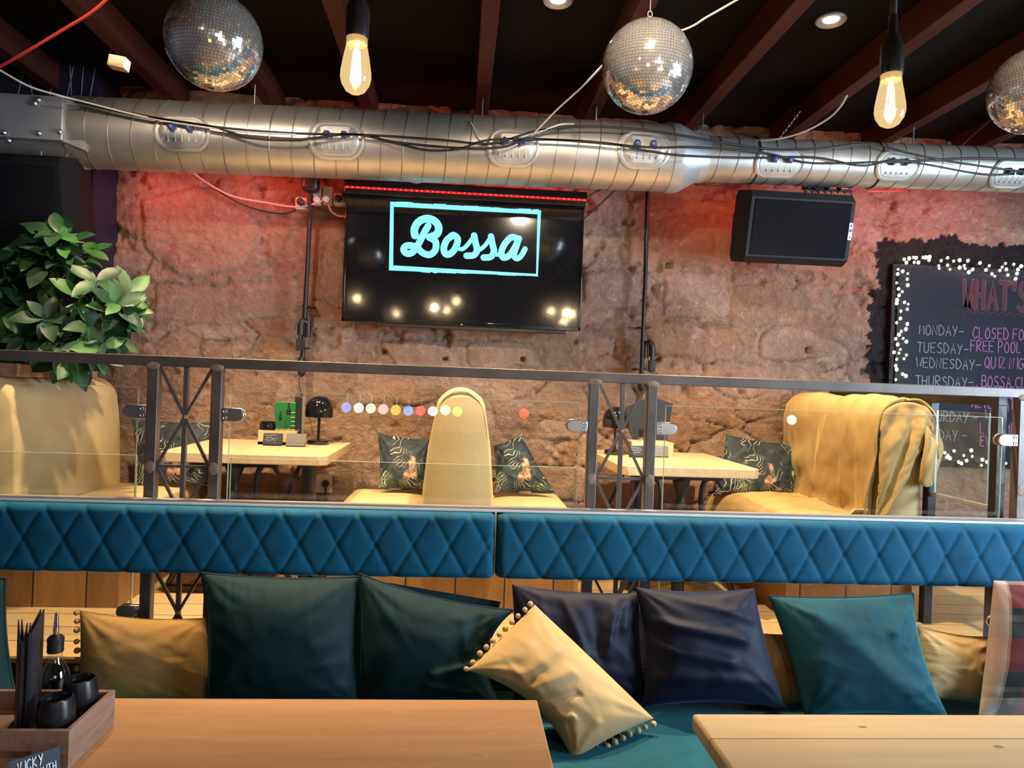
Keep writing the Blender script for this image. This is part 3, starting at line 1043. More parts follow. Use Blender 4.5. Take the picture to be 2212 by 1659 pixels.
def access_panel(px, py, wpx, hpx, a, b, r, knob, tri):
    d, u, v = axis_frame(a, b)
    yc = DY - r
    c = at(px, py, yc)
    s0 = (c - a).dot(d)
    ax = a + d * s0
    th0 = math.asin(max(-.9, min(.9, (c.z - ax.z) / r)))
    dist = 3.55
    hw, hh = wpx * dist / FPX / 2, hpx * dist / FPX / 2

    def surf(x, y, lift):
        th = th0 + y / r
        return ax + d * x + (u * math.cos(th) + Vector((0, 0, 1)) * math.sin(th)) * (r + lift)

    def stad(k, s, n=40):
        out = []
        rr = hh * s
        ll = hw - hh
        for i in range(n):
            a_ = 2 * math.pi * i / n
            out.append((math.cos(a_) * rr + (ll if math.cos(a_) > 0 else -ll), math.sin(a_) * rr))
        return out
    mb = MB()
    rings = [(1.0, .001), (.985, .010), (.86, .013), (.83, .008), (.70, .007), (.66, .011), (.35, .011)]
    n = 40
    vs = []
    for s, lift in rings:
        vs += [surf(x, y, lift) for x, y in stad(0, s, n)]
    vs.append(surf(0, 0, .011))
    fs = []
    for i in range(len(rings) - 1):
        for k in range(n):
            l = (k + 1) % n
            fs.append((i * n + k, i * n + l, (i + 1) * n + l, (i + 1) * n + k))
    i = len(rings) - 1
    for k in range(n):
        fs.append((i * n + k, i * n + (k + 1) % n, len(vs) - 1))
    mb.add(vs, fs)
    for k in range(5):
        x = (k - 2) * hw * .24
        mb.tube([surf(x, hh * .30, .012), surf(x, -hh * .42, .012)], .0035, 6)
        mb.ball(surf(x, -hh * .42, .012), .006, 8, 6)
    pan = mb.obj('access_panel', 'panel_zinc', duct, sharp=50)
    for sx in (-.30, .30):
        c0, c1 = surf(sx * hw, hh * .22, .010), surf(sx * hw, hh * .22, .040)
        n_ = 3 if tri else 6
        ang0 = rnd.uniform(0, 1)
        ring = []
        z = (c1 - c0).normalized()
        kb = MB()
        prof = [(.010, 0), (.017, .008), (.017, .024), (.011, .029)]
        x_ = d
        y_ = z.cross(x_)
        vs, fs = [], []
        m = 24
        for rr, h in prof:
            for q in range(m):
                a_ = 2 * math.pi * q / m
                k_ = 1 + (.32 if tri else .13) * math.cos(n_ * a_ + ang0)
                vs.append(c0 + z * h + (x_ * math.cos(a_) + y_ * math.sin(a_)) * rr * k_)
        for i in range(len(prof) - 1):
            for q in range(m):
                l = (q + 1) % m
                fs.append((i * m + q, i * m + l, (i + 1) * m + l, (i + 1) * m + q))
        fs.append(tuple((len(prof) - 1) * m + q for q in range(m)))
        kb.add(vs, fs)
        kn = kb.obj('knob', knob, pan, sharp=50)
        MB().ball(c0 + z * .030, .0055, 8, 6).obj('knob_screw', 'screw_bright', pan)


for args in ((393, 286, 118, 76, p0, p1, DR, 'knob_blue', False), (726, 302, 122, 82, p0, p1, DR, 'knob_blue', False), (1108, 318, 118, 84, p0, p1, DR, 'knob_blue', True), (1391, 323, 120, 84, p0, p1, DR, 'knob_blue', False),
             (1686, 352, 118, 70, q0, q1, DR2, 'knob_blue', False), (1940, 358, 106, 70, q0, q1, DR2, 'knob_teal', True), (2192, 376, 110, 70, q0, q1, DR2, 'knob_teal', True)):
    access_panel(*args)
for px in (1624, 1884):
    x = at(px, 350, DY).x
    pts = [Vector((x, DY + math.cos(a) * (DR2 + .004), 2.778 + (x - 1.2) * .024 + math.sin(a) * (DR2 + .004))) for a in np.linspace(0, 2 * math.pi, 32)[:-1]]
    MB().tube(pts, .0035, 6, closed=True).obj('strap', 'black_cable', duct)
for x in (-1.09, .07, .67, 1.245, 2.42):
    MB().cyl((x, DY + .02, 2.9 if x < 1.1 else 2.88), (x, DY + .02, 3.035), .004, n=6).obj('hanger_rod', 'wire_steel', duct)
hk = at(88, 345, 3.62)
MB().tube([hk + Vector((0, 0, .04)), hk, hk + Vector((.004, 0, -.045))], .005, 6).obj('hook', 'wire_steel', duct)


# ------------------------------------------------------------------ cables
def cable(name, pts, r, mat, label, Y=3.53, n=6, group=None):
    P = []
    for p in pts:
        P.append(at(p[0], p[1], p[2] if len(p) > 2 else Y))
    o = MB().tube(catmull(P, 6), r, n).obj(name, mat, sharp=180)
    return tag(o, label, 'cable', group)


cable('hanging_cable', [(165, 215), (260, 240), (380, 262), (500, 278), (640, 288), (800, 292), (950, 302), (1060, 310), (1150, 285), (1230, 274), (1340, 276), (1470, 292), (1640, 320, 3.60), (1760, 322, 3.60), (1875, 311, 3.60), (1960, 330, 3.58), (2060, 350, 3.58), (2240, 375, 3.58)], .0060, 'black_cable', 'black cable along the duct, the one looping highest past the middle')
cable('hanging_cable', [(163, 219), (300, 250), (450, 272), (545, 298), (640, 302), (760, 290), (850, 308), (920, 324), (990, 322), (1060, 302), (1200, 302), (1400, 318), (1500, 318), (1650, 330, 3.6), (1750, 352, 3.6), (1900, 350, 3.58), (1962, 349, 3.58), (2100, 342, 3.58), (2240, 346, 3.58)], .0060, 'black_cable', 'black cable sagging lowest in front of the duct left half')
cable('hanging_cable', [(800, 294), (860, 308), (1000, 320), (1085, 318), (1150, 302), (1300, 308), (1400, 326), (1475, 336), (1620, 341, 3.6), (1760, 340, 3.6), (1860, 358, 3.6), (1930, 346, 3.58), (2000, 355, 3.58), (2120, 376, 3.58), (2190, 376, 3.58)], .0060, 'black_cable', 'black cable starting midway along the duct and running off right')
cable('hanging_cable', [(-20, 140, 3.3), (60, 185, 3.4), (120, 204, 3.45), (170, 217, 3.5), (330, 256), (500, 282), (640, 291)], .0048, 'white_cable', 'white cable swooping from the upper left corner onto the duct')
cable('hanging_cable', [(1145, 297), (1200, 240, 3.4), (1260, 185, 3.2), (1305, 138, 2.9), (1345, 100, 2.75), (1475, 65, 2.6), (1530, 35, 2.5), (1600, -5, 2.4)], .0042, 'white_cable', 'twisted white cable rising behind the middle mirror ball')
cable('hanging_cable', [(1015, 262, 3.6), (1030, 285, 3.55), (1045, 297, 3.53)], .004, 'white_cable', 'short white cable tail dropping over the duct')
cable('hanging_cable', [(1120, 298), (1170, 283), (1210, 269), (1240, 268, 3.6)], .0045, 'white_cable', 'white cable arching low over the duct top beside a blue knob')
cable('hanging_cable', [(1612, 305, 3.7), (1680, 300, 3.6), (1740, 283, 3.5), (1790, 255, 3.4), (1815, 230, 3.3), (1829, 207, 3.2)], .0055, 'white_cable', 'thick white cable curving up to a rafter at the right')
cable('hanging_cable', [(-10, 150, 3.0), (60, 110, 2.9), (140, 62, 2.8), (200, 25, 2.72), (250, -20, 2.65)], .0055, 'red_cable', 'red cable crossing the black ceiling at upper left')
cable('hanging_cable', [(2212 + 30, 172, 3.0), (2150, 250, 3.2), (2080, 312, 3.5)], .003, 'black_cable', 'thin dark cable hanging by the right mirror ball')
cable('mounted_cable', [(395, 352, 4.12), (440, 390, 4.2), (500, 423, 4.21), (570, 437, 4.21), (640, 447, 4.2), (690, 436, 4.18), (698, 426, 4.19)], .006, 'pink_cable', 'pale cable sagging from the duct to the white sockets')
cable('mounted_cable', [(400, 358, 4.14), (450, 398, 4.22), (520, 440, 4.225), (590, 460, 4.225), (630, 458, 4.22), (650, 440, 4.2)], .004, 'black_cable', 'thin black cable sagging under the pale one to a plug')
cable('mounted_cable', [(709, 440, 4.19), (715, 455, 4.18), (730, 466, 4.18), (752, 468, 4.17)], .006, 'pink_cable', 'short pale cable from the sockets to the television')
cable('mounted_cable', [(1264, 428, 4.18), (1300, 408, 4.2), (1334, 392, 4.1)], .004, 'black_cable', 'black cable leaving the top right corner of the television')
cable('mounted_cable', [(1262, 472, 4.2), (1290, 447, 4.22), (1330, 410, 4.18)], .004, 'black_cable', 'black cable coming from behind the television right edge')
cable('mounted_cable', [(875, 387, 4.0), (900, 394, 4.0), (927, 387, 4.0)], .006, 'pink_cable', 'pale cable loop peeping below the duct above the television')
cable('mounted_cable', [(1500, 398, 3.78), (1560, 402, 3.78), (1618, 398, 3.76), (1628, 392, 3.76)], .004, 'black_cable', 'black cable looping under the narrow duct left of its strap')
cable('mounted_cable', [(1846, 413, 3.8), (1880, 414, 3.85), (1960, 412, 4.0)], .004, 'red_cable', 'red lit cable leading right from the hanging speaker')
cable('mounted_cable', [(648, 810, 4.18), (646, 830, 4.16), (652, 856, 4.14)], .0035, 'black_cable', 'thin black cable dropping from the left conduit end')

# thin chain between duct and ceiling on the right
ch = MB()
c0, c1 = at(1678, 306, 3.7), at(1725, 245, 3.6)
for i in range(9):
    c = c0.lerp(c1, i / 8)
    d = (c1 - c0).normalized() * .011
    s = Vector((0, 1, 0)).cross(d).normalized() * .005 if i % 2 else Vector((0, .005, 0))
    ch.tube([c + d * math.cos(a) + s * math.sin(a) for a in np.linspace(0, 2 * math.pi, 11)[:-1]], .0016, 5, closed=True)
tag(ch.obj('hanging_chain', 'wire_steel'), 'thin steel chain from the narrow duct to the ceiling', 'chain')
o = MB().box(at(257, 137, 3.02) + Vector((0, 0, 0)), (.066, .05, .045), Matrix.Rotation(R(8), 3, 'Y')).obj('mounted_wood_block', 'offcut_pine', bevel=.003)
tag(o, 'small pale wood block screwed to a rafter', 'block')


# ------------------------------------------------------------------ ceiling downlights
def downlight(px, py, label):
    c = atz(px, py, ZC - .004)
    t = thing('ceiling_downlight', c, label, 'ceiling light')
    MB().lathe([(.062, .004), (.064, -.004), (.058, -.010), (.046, -.006), (.034, .002), (.034, .004)], c, 32).obj('rim', 'galvanised_dull', t)
    MB().lathe([(.033, .0), (.030, -.002), (0, -.004)], c, 24).obj('lens', 'downlight_lens', t)


downlight(1205, 0, 'recessed downlight in the black ceiling beside the straight middle rafter')
downlight(1795, 43, 'recessed round downlight in the black ceiling left of the right pendant bulb')


# ------------------------------------------------------------------ pendant bulbs
def pendant(c, label, group=None, s=1.0):
    """c: lowest point of the bulb"""
    t = thing('pendant_bulb', c, label, 'pendant lamp', group)
    z = lambda h: Vector((c.x, c.y, c.z + h * s))
    MB().tube([z(.255), Vector((c.x, c.y, ZC - .002))], .0075 * s, 10).obj('cord', 'holder_rubber', t)
    MB().lathe([(.0245 * s, .122 * s), (.0255 * s, .128 * s), (.0255 * s, .185 * s), (.023 * s, .192 * s), (.014 * s, .212 * s), (.0105 * s, .218 * s), (.0095 * s, .26 * s), (0, .262 * s)], c, 28).obj('lamp_holder', 'holder_dark', t)
    MB().lathe([(.0215 * s, .108 * s), (.0225 * s, .114 * s), (.0215 * s, .124 * s)], c, 24).obj('screw_cap', 'brass', t)
    MB().lathe([(0, 0), (.010 * s, .0015 * s), (.021 * s, .008 * s), (.030 * s, .022 * s), (.0335 * s, .036 * s), (.033 * s, .050 * s), (.0285 * s, .078 * s), (.0235 * s, .103 * s), (.0225 * s, .122 * s)], c, 32).obj('glass_bulb', 'bulb_glass', t, sharp=180)
    fm = MB()
    for k in range(6):
        a = k * math.pi / 3
        fm.tube([c + Vector((math.cos(a) * .011, math.sin(a) * .011, .030)) * s, c + Vector((math.cos(a) * .006, math.sin(a) * .006, .095)) * s], .0016 * s, 6)
    fm.obj('filament', 'filament', t)
    st = MB().lathe([(.0018 * s, .03 * s), (.0018 * s, .09 * s), (.008 * s, .112 * s)], c, 10)
    st.obj('glass_stem', 'filament_soft', t)
    light('bulb_glow', 'POINT', (c.x, c.y, c.z + .05), 20.0 if c.y > 0 else 14.0, WARM, size=.013)
    return t


pendant(at(767, 204, 1.6), 'lit amber filament bulb on a cord between left mirror ball and middle rafter')
pendant(at(1921, 276, 1.6), 'lit amber filament bulb on a cord near the right end of the room')
# the same lamps hang behind the viewer and shine back from the television
for px, py, d in ((772, 626, 9.2), (858, 628, 11.0), (986, 646, 9.0), (968, 605, 10.2), (1190, 676, 8.8), (1237, 634, 10.0), (1220, 641, 11.1)):
    v = at(px, py, d)          # where the mirrored lamp seems to stand
    c = Vector((v.x, 2 * 4.105 - v.y, min(v.z - .03, 2.5)))
    if c.y > WY0 + .1:
        pendant(c, 'lit amber filament bulb hanging in the room behind the viewer', 'bulbs behind the viewer')


# ------------------------------------------------------------------ mirror balls
def mirror_ball(c, r, label, tilt):
    t = thing('hanging_mirror_ball', c, label, 'mirror ball')
    MB().ball(c, r * .988, 48, 32).obj('core', 'ball_core', t)
    mb = MB()
    rows = 46
    rot = Matrix.Rotation(tilt, 3, 'Y')
    for i in range(1, rows - 1):
        th = math.pi * (i + .5) / rows
        n = max(4, int(2 * math.pi * math.sin(th) / (math.pi / rows)))
        ph0 = rnd.uniform(0, 6)
        hh = math.pi / rows * .455
        hwid = math.pi / n * .90
        for k in range(n):
            ph = ph0 + 2 * math.pi * k / n
            nn = Vector((math.sin(th) * math.cos(ph), math.sin(th) * math.sin(ph), math.cos(th)))
            e1 = Vector((-math.sin(ph), math.cos(ph), 0))
            e2 = nn.cross(e1)
            j = nn + e1 * rnd.gauss(0, .028) + e2 * rnd.gauss(0, .028)
            j.normalize()
            f1 = (e1 - j * e1.dot(j)).normalized() * (hwid * math.sin(th) * r)
            f2 = j.cross(f1).normalized() * (hh * r)
            p = nn * (r * 1.0)
            mb.add([c + rot @ (p - f1 - f2), c + rot @ (p + f1 - f2), c + rot @ (p + f1 + f2), c + rot @ (p - f1 + f2)], [(0, 1, 2, 3)])
    mb.obj('mirror_tiles', 'mirror_tile', t, smooth=False)
    top = c + rot @ Vector((0, 0, r))
    MB().lathe([(r * .14, -.004), (r * .14, .004), (.006, .008), (.005, .02), (0, .021)], top, 20).obj('cap', 'galvanised_dull', t)
    pts = [top + Vector((math.cos(a) * .008, 0, .028 + math.sin(a) * .012)) for a in np.linspace(0, 2 * math.pi, 13)[:-1]]
    MB().tube(pts, .002, 6, closed=True).obj('ring', 'wire_steel', t)
    MB().cyl(top + Vector((0, 0, .038)), (top.x, top.y, ZC - .002), .0018, n=6).obj('wire', 'wire_steel', t)


for px, py, rpx, Y, lb, tl in ((463, 91, 100, 2.30, 'left mirror ball hanging beside the left pendant bulb', .03), (1398, 145, 97, 2.53, 'whole mirror ball hanging right of centre with a visible ring', .02), (2236, 196, 90, 2.62, 'mirror ball cut off by the right edge of the picture', 0)):
    c = at(px, py, Y)
    mirror_ball(c, rpx * (c - CAM).dot(FW) / FPX, lb, tl)
EX, EZ, EYN = Vector((1, 0, 0)), Vector((0, 0, 1)), Vector((0, -1, 0))
# ------------------------------------------------------------------ television
TVY = 4.105
tv = thing('flat_tv', (0, TVY, 1.86), 'large black wall television showing glowing blue script lettering in a frame', 'television')
tx0, tx1, tz0, tz1 = -.668, .681, 1.868, 2.650
MB().span((tx0, TVY + .006, tz0), (tx1, TVY + .05, tz1)).obj('tv_body', 'black_plastic', tv, bevel=.006)
MB().span((tx0 + .012, TVY, tz0 + .022), (tx1 - .012, TVY + .008, tz1 - .012)).obj('screen', 'black_gloss', tv, smooth=False)
fr = MB()
fr.span((tx0, TVY - .006, tz0), (tx1, TVY + .012, tz0 + .022)).span((tx0, TVY - .006, tz1 - .012), (tx1, TVY + .012, tz1)).span((tx0, TVY - .006, tz0), (tx0 + .012, TVY + .012, tz1)).span((tx1 - .012, TVY - .006, tz0), (tx1, TVY + .012, tz1))
fr.obj('bezel', 'black_gloss', tv, bevel=.002)
MB().span((-.45, TVY + .004, tz0 - .02), (.6, TVY + .04, tz0 + .002)).obj('speaker_bar', 'black_plastic', tv, bevel=.004)
c = at(997, 711, TVY)
MB().box((c.x, TVY - .007, tz0 + .008), (.008, .004, .004)).obj('status_light', 'led_green', tv)
MB().span((-.2, TVY + .05, 2.1), (.2, 4.27, 2.4)).obj('wall_bracket', 'black_steel', tv)


def tvp(x, y):          # a point of the close-up of the screen
    return at(740 + x / 4.1736, 390 + y / 4.1736, TVY - .0012)


lg = MB()
W = .0105
lg_strokes = [
    ([(652, 495), (648, 440), (682, 376), (752, 343), (826, 362), (866, 420), (850, 482), (785, 512)], 34),
    ([(785, 512), (838, 552), (836, 625), (788, 668), (728, 655), (676, 612), (625, 588), (572, 590), (550, 622), (574, 655), (622, 652), (668, 600), (706, 530), (740, 462), (772, 408)], 30),
    ([(990, 496), (938, 540), (912, 612), (930, 662), (975, 658), (1020, 602), (1038, 530), (1005, 494), (980, 500)], 30),
    ([(1016, 600), (1078, 618), (1130, 575), (1188, 498)], 19),
    ([(1186, 496), (1198, 560), (1212, 625), (1184, 672), (1118, 678)], 29),
    ([(1212, 640), (1280, 590), (1340, 506)], 19),
    ([(1338, 504), (1350, 570), (1364, 640), (1334, 688), (1272, 694)], 29),
    ([(1364, 660), (1408, 668), (1436, 640)], 19),
    ([(1576, 522), (1520, 512), (1462, 572), (1432, 646), (1450, 694), (1502, 676), (1552, 606), (1590, 524)], 29),
    ([(1592, 526), (1566, 606), (1546, 678), (1574, 704), (1612, 676), (1644, 618)], 25)]
s = (at(1000, 500, TVY) - at(999, 500, TVY)).length / 4.1736
for pts, w in lg_strokes:
    lg.ribbon([tvp(*p) for p in pts], w * s, EX, EZ, .0008)
fr_pts = [(430, 190), (1790, 270), (1760, 862), (418, 810)]
inn = [(462, 236), (1757, 304), (1745, 842), (456, 765)]
q = [tvp(*p) for p in fr_pts] + [tvp(*p) for p in inn]
lg.add(q, [(0, 4, 5, 1), (1, 5, 6, 2), (2, 6, 7, 3), (3, 7, 4, 0)])
for k in range(26):      # the rough printed edge of the frame
    x = rnd.uniform(440, 1750)
    y = 190 + (x - 430) * .059 + rnd.uniform(-4, 6)
    a, b = tvp(x, y), tvp(x + rnd.uniform(20, 110), y + rnd.uniform(0, 8))
    lg.ribbon([a, b], rnd.uniform(2, 5) * s, EX, EZ, .0008)
    x = rnd.uniform(430, 1700)
    y = 806 + (x - 418) * .039 + rnd.uniform(-6, 6)
    lg.ribbon([tvp(x, y), tvp(x + rnd.uniform(20, 110), y + rnd.uniform(0, 8))], rnd.uniform(2, 5) * s, EX, EZ, .0008)
lg.obj('screen_lettering', 'screen_logo', tv, smooth=False)

# red LED bar along the top edge of the television
lb = thing('mounted_led_bar', (0, TVY - .03, 2.60), 'dark bar of glowing red diodes along the top of the television', 'light bar')
MB().span((tx0 - .004, TVY - .055, 2.572), (tx1 + .004, TVY - .008, 2.652)).obj('housing', 'black_gloss', lb, bevel=.004)
MB().span((tx0, TVY - .0575, 2.599), (tx1, TVY - .055, 2.611)).obj('tape', 'led_red_tape', lb, smooth=False)
d0 = MB().lathe([(0, -.0035), (.0042, -.002), (.0046, 0)], (tx0 + .012, TVY - .0575, 2.605), 10, Matrix.Rotation(R(-90), 3, 'X')).obj('diode', 'led_red', lb)
nl = 46
for i in range(1, nl):
    d = d0.copy()
    COL.objects.link(d)
    d.parent = lb
    base = d0.location
    d.location = base + Vector(((tx1 - tx0 - .024) * i / (nl - 1), 0, 0))
light('led_bar_glow', 'AREA', (0, TVY + .02, 2.664), 3.2, (1, .06, .05), (0, 4.4, 2.80), 1.3, .03)
# red lamps by the speakers, plus unseen ones along the duct for red wash
light('red_lamp_glow', 'AREA', (1.55, 3.92, 2.72), 2.4, (1, .10, .07), (1.45, 4.35, 2.35), .7, .06)
light('red_lamp_glow', 'AREA', (-1.62, 3.97, 2.62), 3.0, (1, .11, .08), (-1.4, 4.35, 2.25), .6, .06)
light('red_lamp_glow', 'AREA', (2.6, 3.85, 2.72), 6.0, (1, .10, .08), (2.6, 4.35, 2.5), 1.2, .06)
light('red_lamp_glow', 'AREA', (-1.15, 3.97, 2.64), 2.2, (1, .11, .08), (-1.0, 4.35, 2.35), .4, .06)


# ------------------------------------------------------------------ sockets
def socket(x0, y0, x1, y1, label, plugs, Y=4.20, mat='white_plastic'):
    a, b = at(x0, y1, Y), at(x1, y0, Y)
    t = thing('power_socket', ((a.x + b.x) / 2, Y, a.z), label, 'socket')
    MB().span((a.x, Y, a.z), (b.x, Y + .05, b.z)).obj('plate', mat, t, bevel=.004)
    for px, py, col in plugs:
        c = at(px, py, Y - .002)
        p = MB().lathe([(.019, 0), (.021, .006), (.019, .026), (.012, .032), (0, .033)], c, 16, Matrix.Rotation(R(90), 3, 'X')).obj('plug', col, t)
    return t


socket(637, 427, 664, 451, 'white wall socket left of the black conduit with a black plug', [(650, 437, 'black_plastic')])
socket(674, 404, 694, 441, 'tall white switched socket nearest the conduit', [(685, 433, 'white_plastic')])
socket(696, 403, 718, 440, 'tall white switched socket between its twin and the double socket', [(706, 432, 'white_plastic')])
socket(720, 418, 747, 442, 'white double socket with black plug tucked behind television', [(731, 430, 'black_plastic'), (745, 427, 'black_plastic')])
socket(664, 1026, 716, 1064, 'beige double socket on the wall below the left booth table', [(676, 1048, 'white_plastic'), (704, 1044, 'black_plastic')], 4.22)
cable('mounted_cable', [(704, 1050, 4.17), (702, 1070, 4.16), (698, 1100, 4.15)], .005, 'black_cable', 'black cable hanging from the low socket plug')


# ------------------------------------------------------------------ black conduits
def conduit(px, pts, y_fit, flip, label):
    Y = 4.19
    P = [at(x, y, Y) for x, y in pts]
    t = thing('mounted_conduit', P[-1], label, 'pipe')
    MB().tube(P, .0125, 14).obj('pipe', 'black_steel', t)
    e = P[-1]
    MB().lathe([(0, -.022), (.012, -.018), (.020, -.006), (.021, .010), (.021, .075), (.0175, .082), (.0175, .09)], e, 20).obj('end_cap', 'black_steel', t)
    s = -1 if flip else 1
    f = at(pts[1][0], y_fit, Y)
    tee = MB()
    tee.cyl(f + Vector((0, 0, -.06)), f + Vector((0, 0, .045)), .018)
    tee.tube(catmull([f + Vector((0, 0, .02)), f + Vector((-.02 * s, -.015, .03)), f + Vector((-.034 * s, -.02, .01)), f + Vector((-.036 * s, -.02, -.05))], 6), .019, 14)
    tee.obj('tee_fitting', 'black_steel', t)
    g = f + Vector((-.037 * s, -.02, -.052))
    gl = MB().cyl(g, g + Vector((0, 0, -.02)), .010, n=12)
    for k in range(12):
        a = k * math.pi / 6
        gl.bar(g + Vector((math.cos(a) * .017, math.sin(a) * .017, -.02)), g + Vector((math.cos(a) * .017, math.sin(a) * .017, -.085)), .009, .009)
    gl.cyl(g + Vector((0, 0, -.02)), g + Vector((0, 0, -.088)), .018, n=16)
    gl.obj('cable_gland', 'black_plastic', t)
    for y in (y_fit - 45, y_fit + 45):
        m = at(pts[1][0] if y < y_fit else pts[-1][0], y, Y)
        MB().box(m + Vector((0, .045, 0)), (.062, .10, .011)).obj('saddle_clip', 'black_steel', t, bevel=.003)


conduit(665, [(673, 378), (665, 560), (657, 700), (651, 806)], 706, False, 'black steel conduit left of the television with a round end')
conduit(1392, [(1399, 410), (1394, 600), (1388, 740), (1385, 838)], 752, True, 'black steel conduit right of the television running behind the railing')
o = MB().box(at(672, 392, 4.16), (.09, .09, .12)).obj('mounted_junction_box', 'black_plastic', bevel=.02)
tag(o, 'black box at the top of the left conduit', 'junction box')


# ------------------------------------------------------------------ loudspeakers
def loudspeaker(label, cx, cz, w, h, y0, y1, top_red):
    t = thing('mounted_speaker', (cx, (y0 + y1) / 2, cz - h / 2), label, 'speaker')
    # trapezoid cabinet seen end-on: grille toward the room, wedge sides
    ang = R(12)
    m = Matrix.Rotation(ang, 3, 'X')
    def P(x, y, z):
        return Vector((cx, y0, cz)) + m @ Vector((x, y, z))
    d = y1 - y0
    out = [(-w / 2 + .03, 0), (-w / 2 - .02, d * .35), (-w / 2 + .05, d), (w / 2 - .05, d), (w / 2 + .0, d * .35), (w / 2 - .03, 0)]
    mb = MB()
    ch = .035
    vs = []
    for z, k in ((-h / 2, ch), (-h / 2 + ch, 0), (h / 2 - ch, 0), (h / 2, ch)):
        for x, y in out:
            vs.append(P(x * (1 - k * .9), y + (k if y < .01 else 0), z))
    n = 6
    fs = [tuple(range(n)), tuple(3 * n + i for i in range(n))[::-1]]
    for i in range(3):
        for k in range(n):
            l = (k + 1) % n
            fs.append((i * n + k, (i + 1) * n + k, (i + 1) * n + l, i * n + l))
    mb.add(vs, fs)
    mb.obj('cabinet', 'speaker_body', t, smooth=False)
    MB().add([P(sx * (w / 2 - .05), -.006 + dy, sz * (h / 2 - .045)) for dy in (0, .008) for sx, sz in ((-1, -1), (1, -1), (1, 1), (-1, 1))],
             [(0, 1, 2, 3), (4, 7, 6, 5), (0, 4, 5, 1), (1, 5, 6, 2), (2, 6, 7, 3), (3, 7, 4, 0)]).obj('grille', 'speaker_grille', t, bevel=.006)
    MB().add([P(-w / 2 - .014, d * .3 + a, b) for a, b in ((0, -.05), (.04, -.05), (.04, .06), (0, .06))] + [P(-w / 2 - .002, d * .3 + a, b) for a, b in ((0, -.05), (.04, -.05), (.04, .06), (0, .06))],
             [(0, 1, 2, 3), (0, 4, 5, 1), (1, 5, 6, 2), (2, 6, 7, 3), (3, 7, 4, 0)]).obj('handle', 'black_plastic', t)
    return t, P


spk, P = loudspeaker('black loudspeaker slung sideways under the narrow duct by the chalkboard', 1.79, 2.435, .63, .38, 3.74, 4.02, True)
bd = MB().add([P(.262 + a, -.009, b) for a, b in ((0, -.045), (.02, -.045), (.02, .045), (0, .045))], [(0, 1, 2, 3)]).obj('maker_plate', 'badge_white', spk, smooth=False)
MB().prism([(math.cos(a) * .0085, math.sin(a) * .0085) for a in np.linspace(0, 6.28, 17)[:-1]], P(.272, -.0095, .005), EX, EZ, .0008).obj('plate_emblem', 'badge_blue', bd, smooth=False)
MB().prism([(-.006, -.004), (.006, -.004), (0, .007)], P(.272, -.0095, -.030), EX, EZ, .0008).obj('plate_mark', 'black_plastic', bd, smooth=False)
MB().prism([(-.005, -.006), (.005, -.006), (.005, .006), (-.005, .006)], P(.272, -.0095, .030), EX, EZ, .0008).obj('plate_mark', 'badge_blue', bd, smooth=False)
for sx in (-.28, .29):
    MB().cyl(P(sx, .06, .19), (P(sx, .06, .19).x, 3.80, 2.70), .004, n=6).obj('hanger_chain', 'wire_steel', spk)
br = MB().span((1.62, 3.86, 2.635), (1.88, 3.93, 2.665)).obj('mounted_red_lamp', 'red_cable', bevel=.004)
tag(br, 'red lit batten lying on top of the hanging speaker', 'lamp')
z = MB()
for i in range(7):
    c = at(1742 + i * 14, 411, 3.84)
    z.prism([(-.016, .014), (0, -.018), (.016, .014)], c, EX, EZ, -.01)
z.span(tuple(at(1735, 408, 3.84)), tuple(at(1838, 404, 3.86)))
tag(z.obj('mounted_bracket', 'black_plastic', smooth=False), 'black toothed bracket above the hanging speaker', 'bracket')
spl, P = loudspeaker('big black loudspeaker in the left corner above the plant', -2.14, 2.315, .52, .46, 3.58, 3.92, False)
for sx in (-.2, .2):
    MB().cyl(P(sx, .1, .22), (P(sx, .1, .22).x, 3.72, 2.62), .004, n=6).obj('hanger_chain', 'wire_steel', spl)
ra, rb = at(66, 343, 3.90), at(132, 350, 3.90)
o = MB().tube([ra, rb], .006, 8).obj('mounted_red_lamp', 'led_red_tape')
tag(o, 'glowing red batten between left speaker and duct', 'lamp')


# ------------------------------------------------------------------ chalkboard
CBY = 4.235
a, b = at(1938, 572, CBY), at(1942, 1000, CBY)
cb = thing('chalkboard_sign', (3.4, CBY, 1.2), 'black chalkboard of weekly events ringed by fairy lights', 'chalkboard')
MB().span((2.655, CBY, 1.165), (4.3, CBY + .045, 2.345)).obj('board', 'chalk_black', cb, bevel=.004)
MB().span((2.625, CBY + .012, 1.14), (4.33, CBY + .04, 2.375)).obj('board_edge', 'chalk_black', cb, bevel=.003)
CY = CBY - .0012
tw, tp, tr_, tg = MB(), MB(), MB(), MB()
rows = [(1985, 722, 'MONDAY-', 2101, 730, 'CLOSED FOR'), (1981, 760, 'TUESDAY-', 2096, 758, 'FREE POOL'), (1979, 793, 'WEDNESDAY-', 2127, 794, 'QUIZ NIGHT'),
        (1977, 832, 'THURSDAY-', 2120, 835, 'BOSSA CLUB'), (1985, 868, 'FRIDAY  -', 2100, 856, 'KARAOKE'), (1980, 908, 'SATURDAY -', 2128, 908, 'WHAT'), (1985, 948, 'SUNDAY -', 2117, 936, 'LIVE MUSIC')]
for x, y, s1, x2, y2, s2 in rows:
    letter(MB(), s1, at(x, y, CY), EX, EZ, .058, .0027, wf=.76).obj('day_lettering', 'chalk_white', cb, smooth=False)
    letter(MB(), s2, at(x2, y2, CY), EX, EZ, .066, .0031, wf=.62).obj('event_lettering', 'chalk_pink', cb, smooth=False)
letter(MB(), 'ALTERNATIVE', at(2099, 880, CY), EX, EZ, .062, .0036, wf=.58).obj('event_lettering', 'chalk_pink', cb, smooth=False)
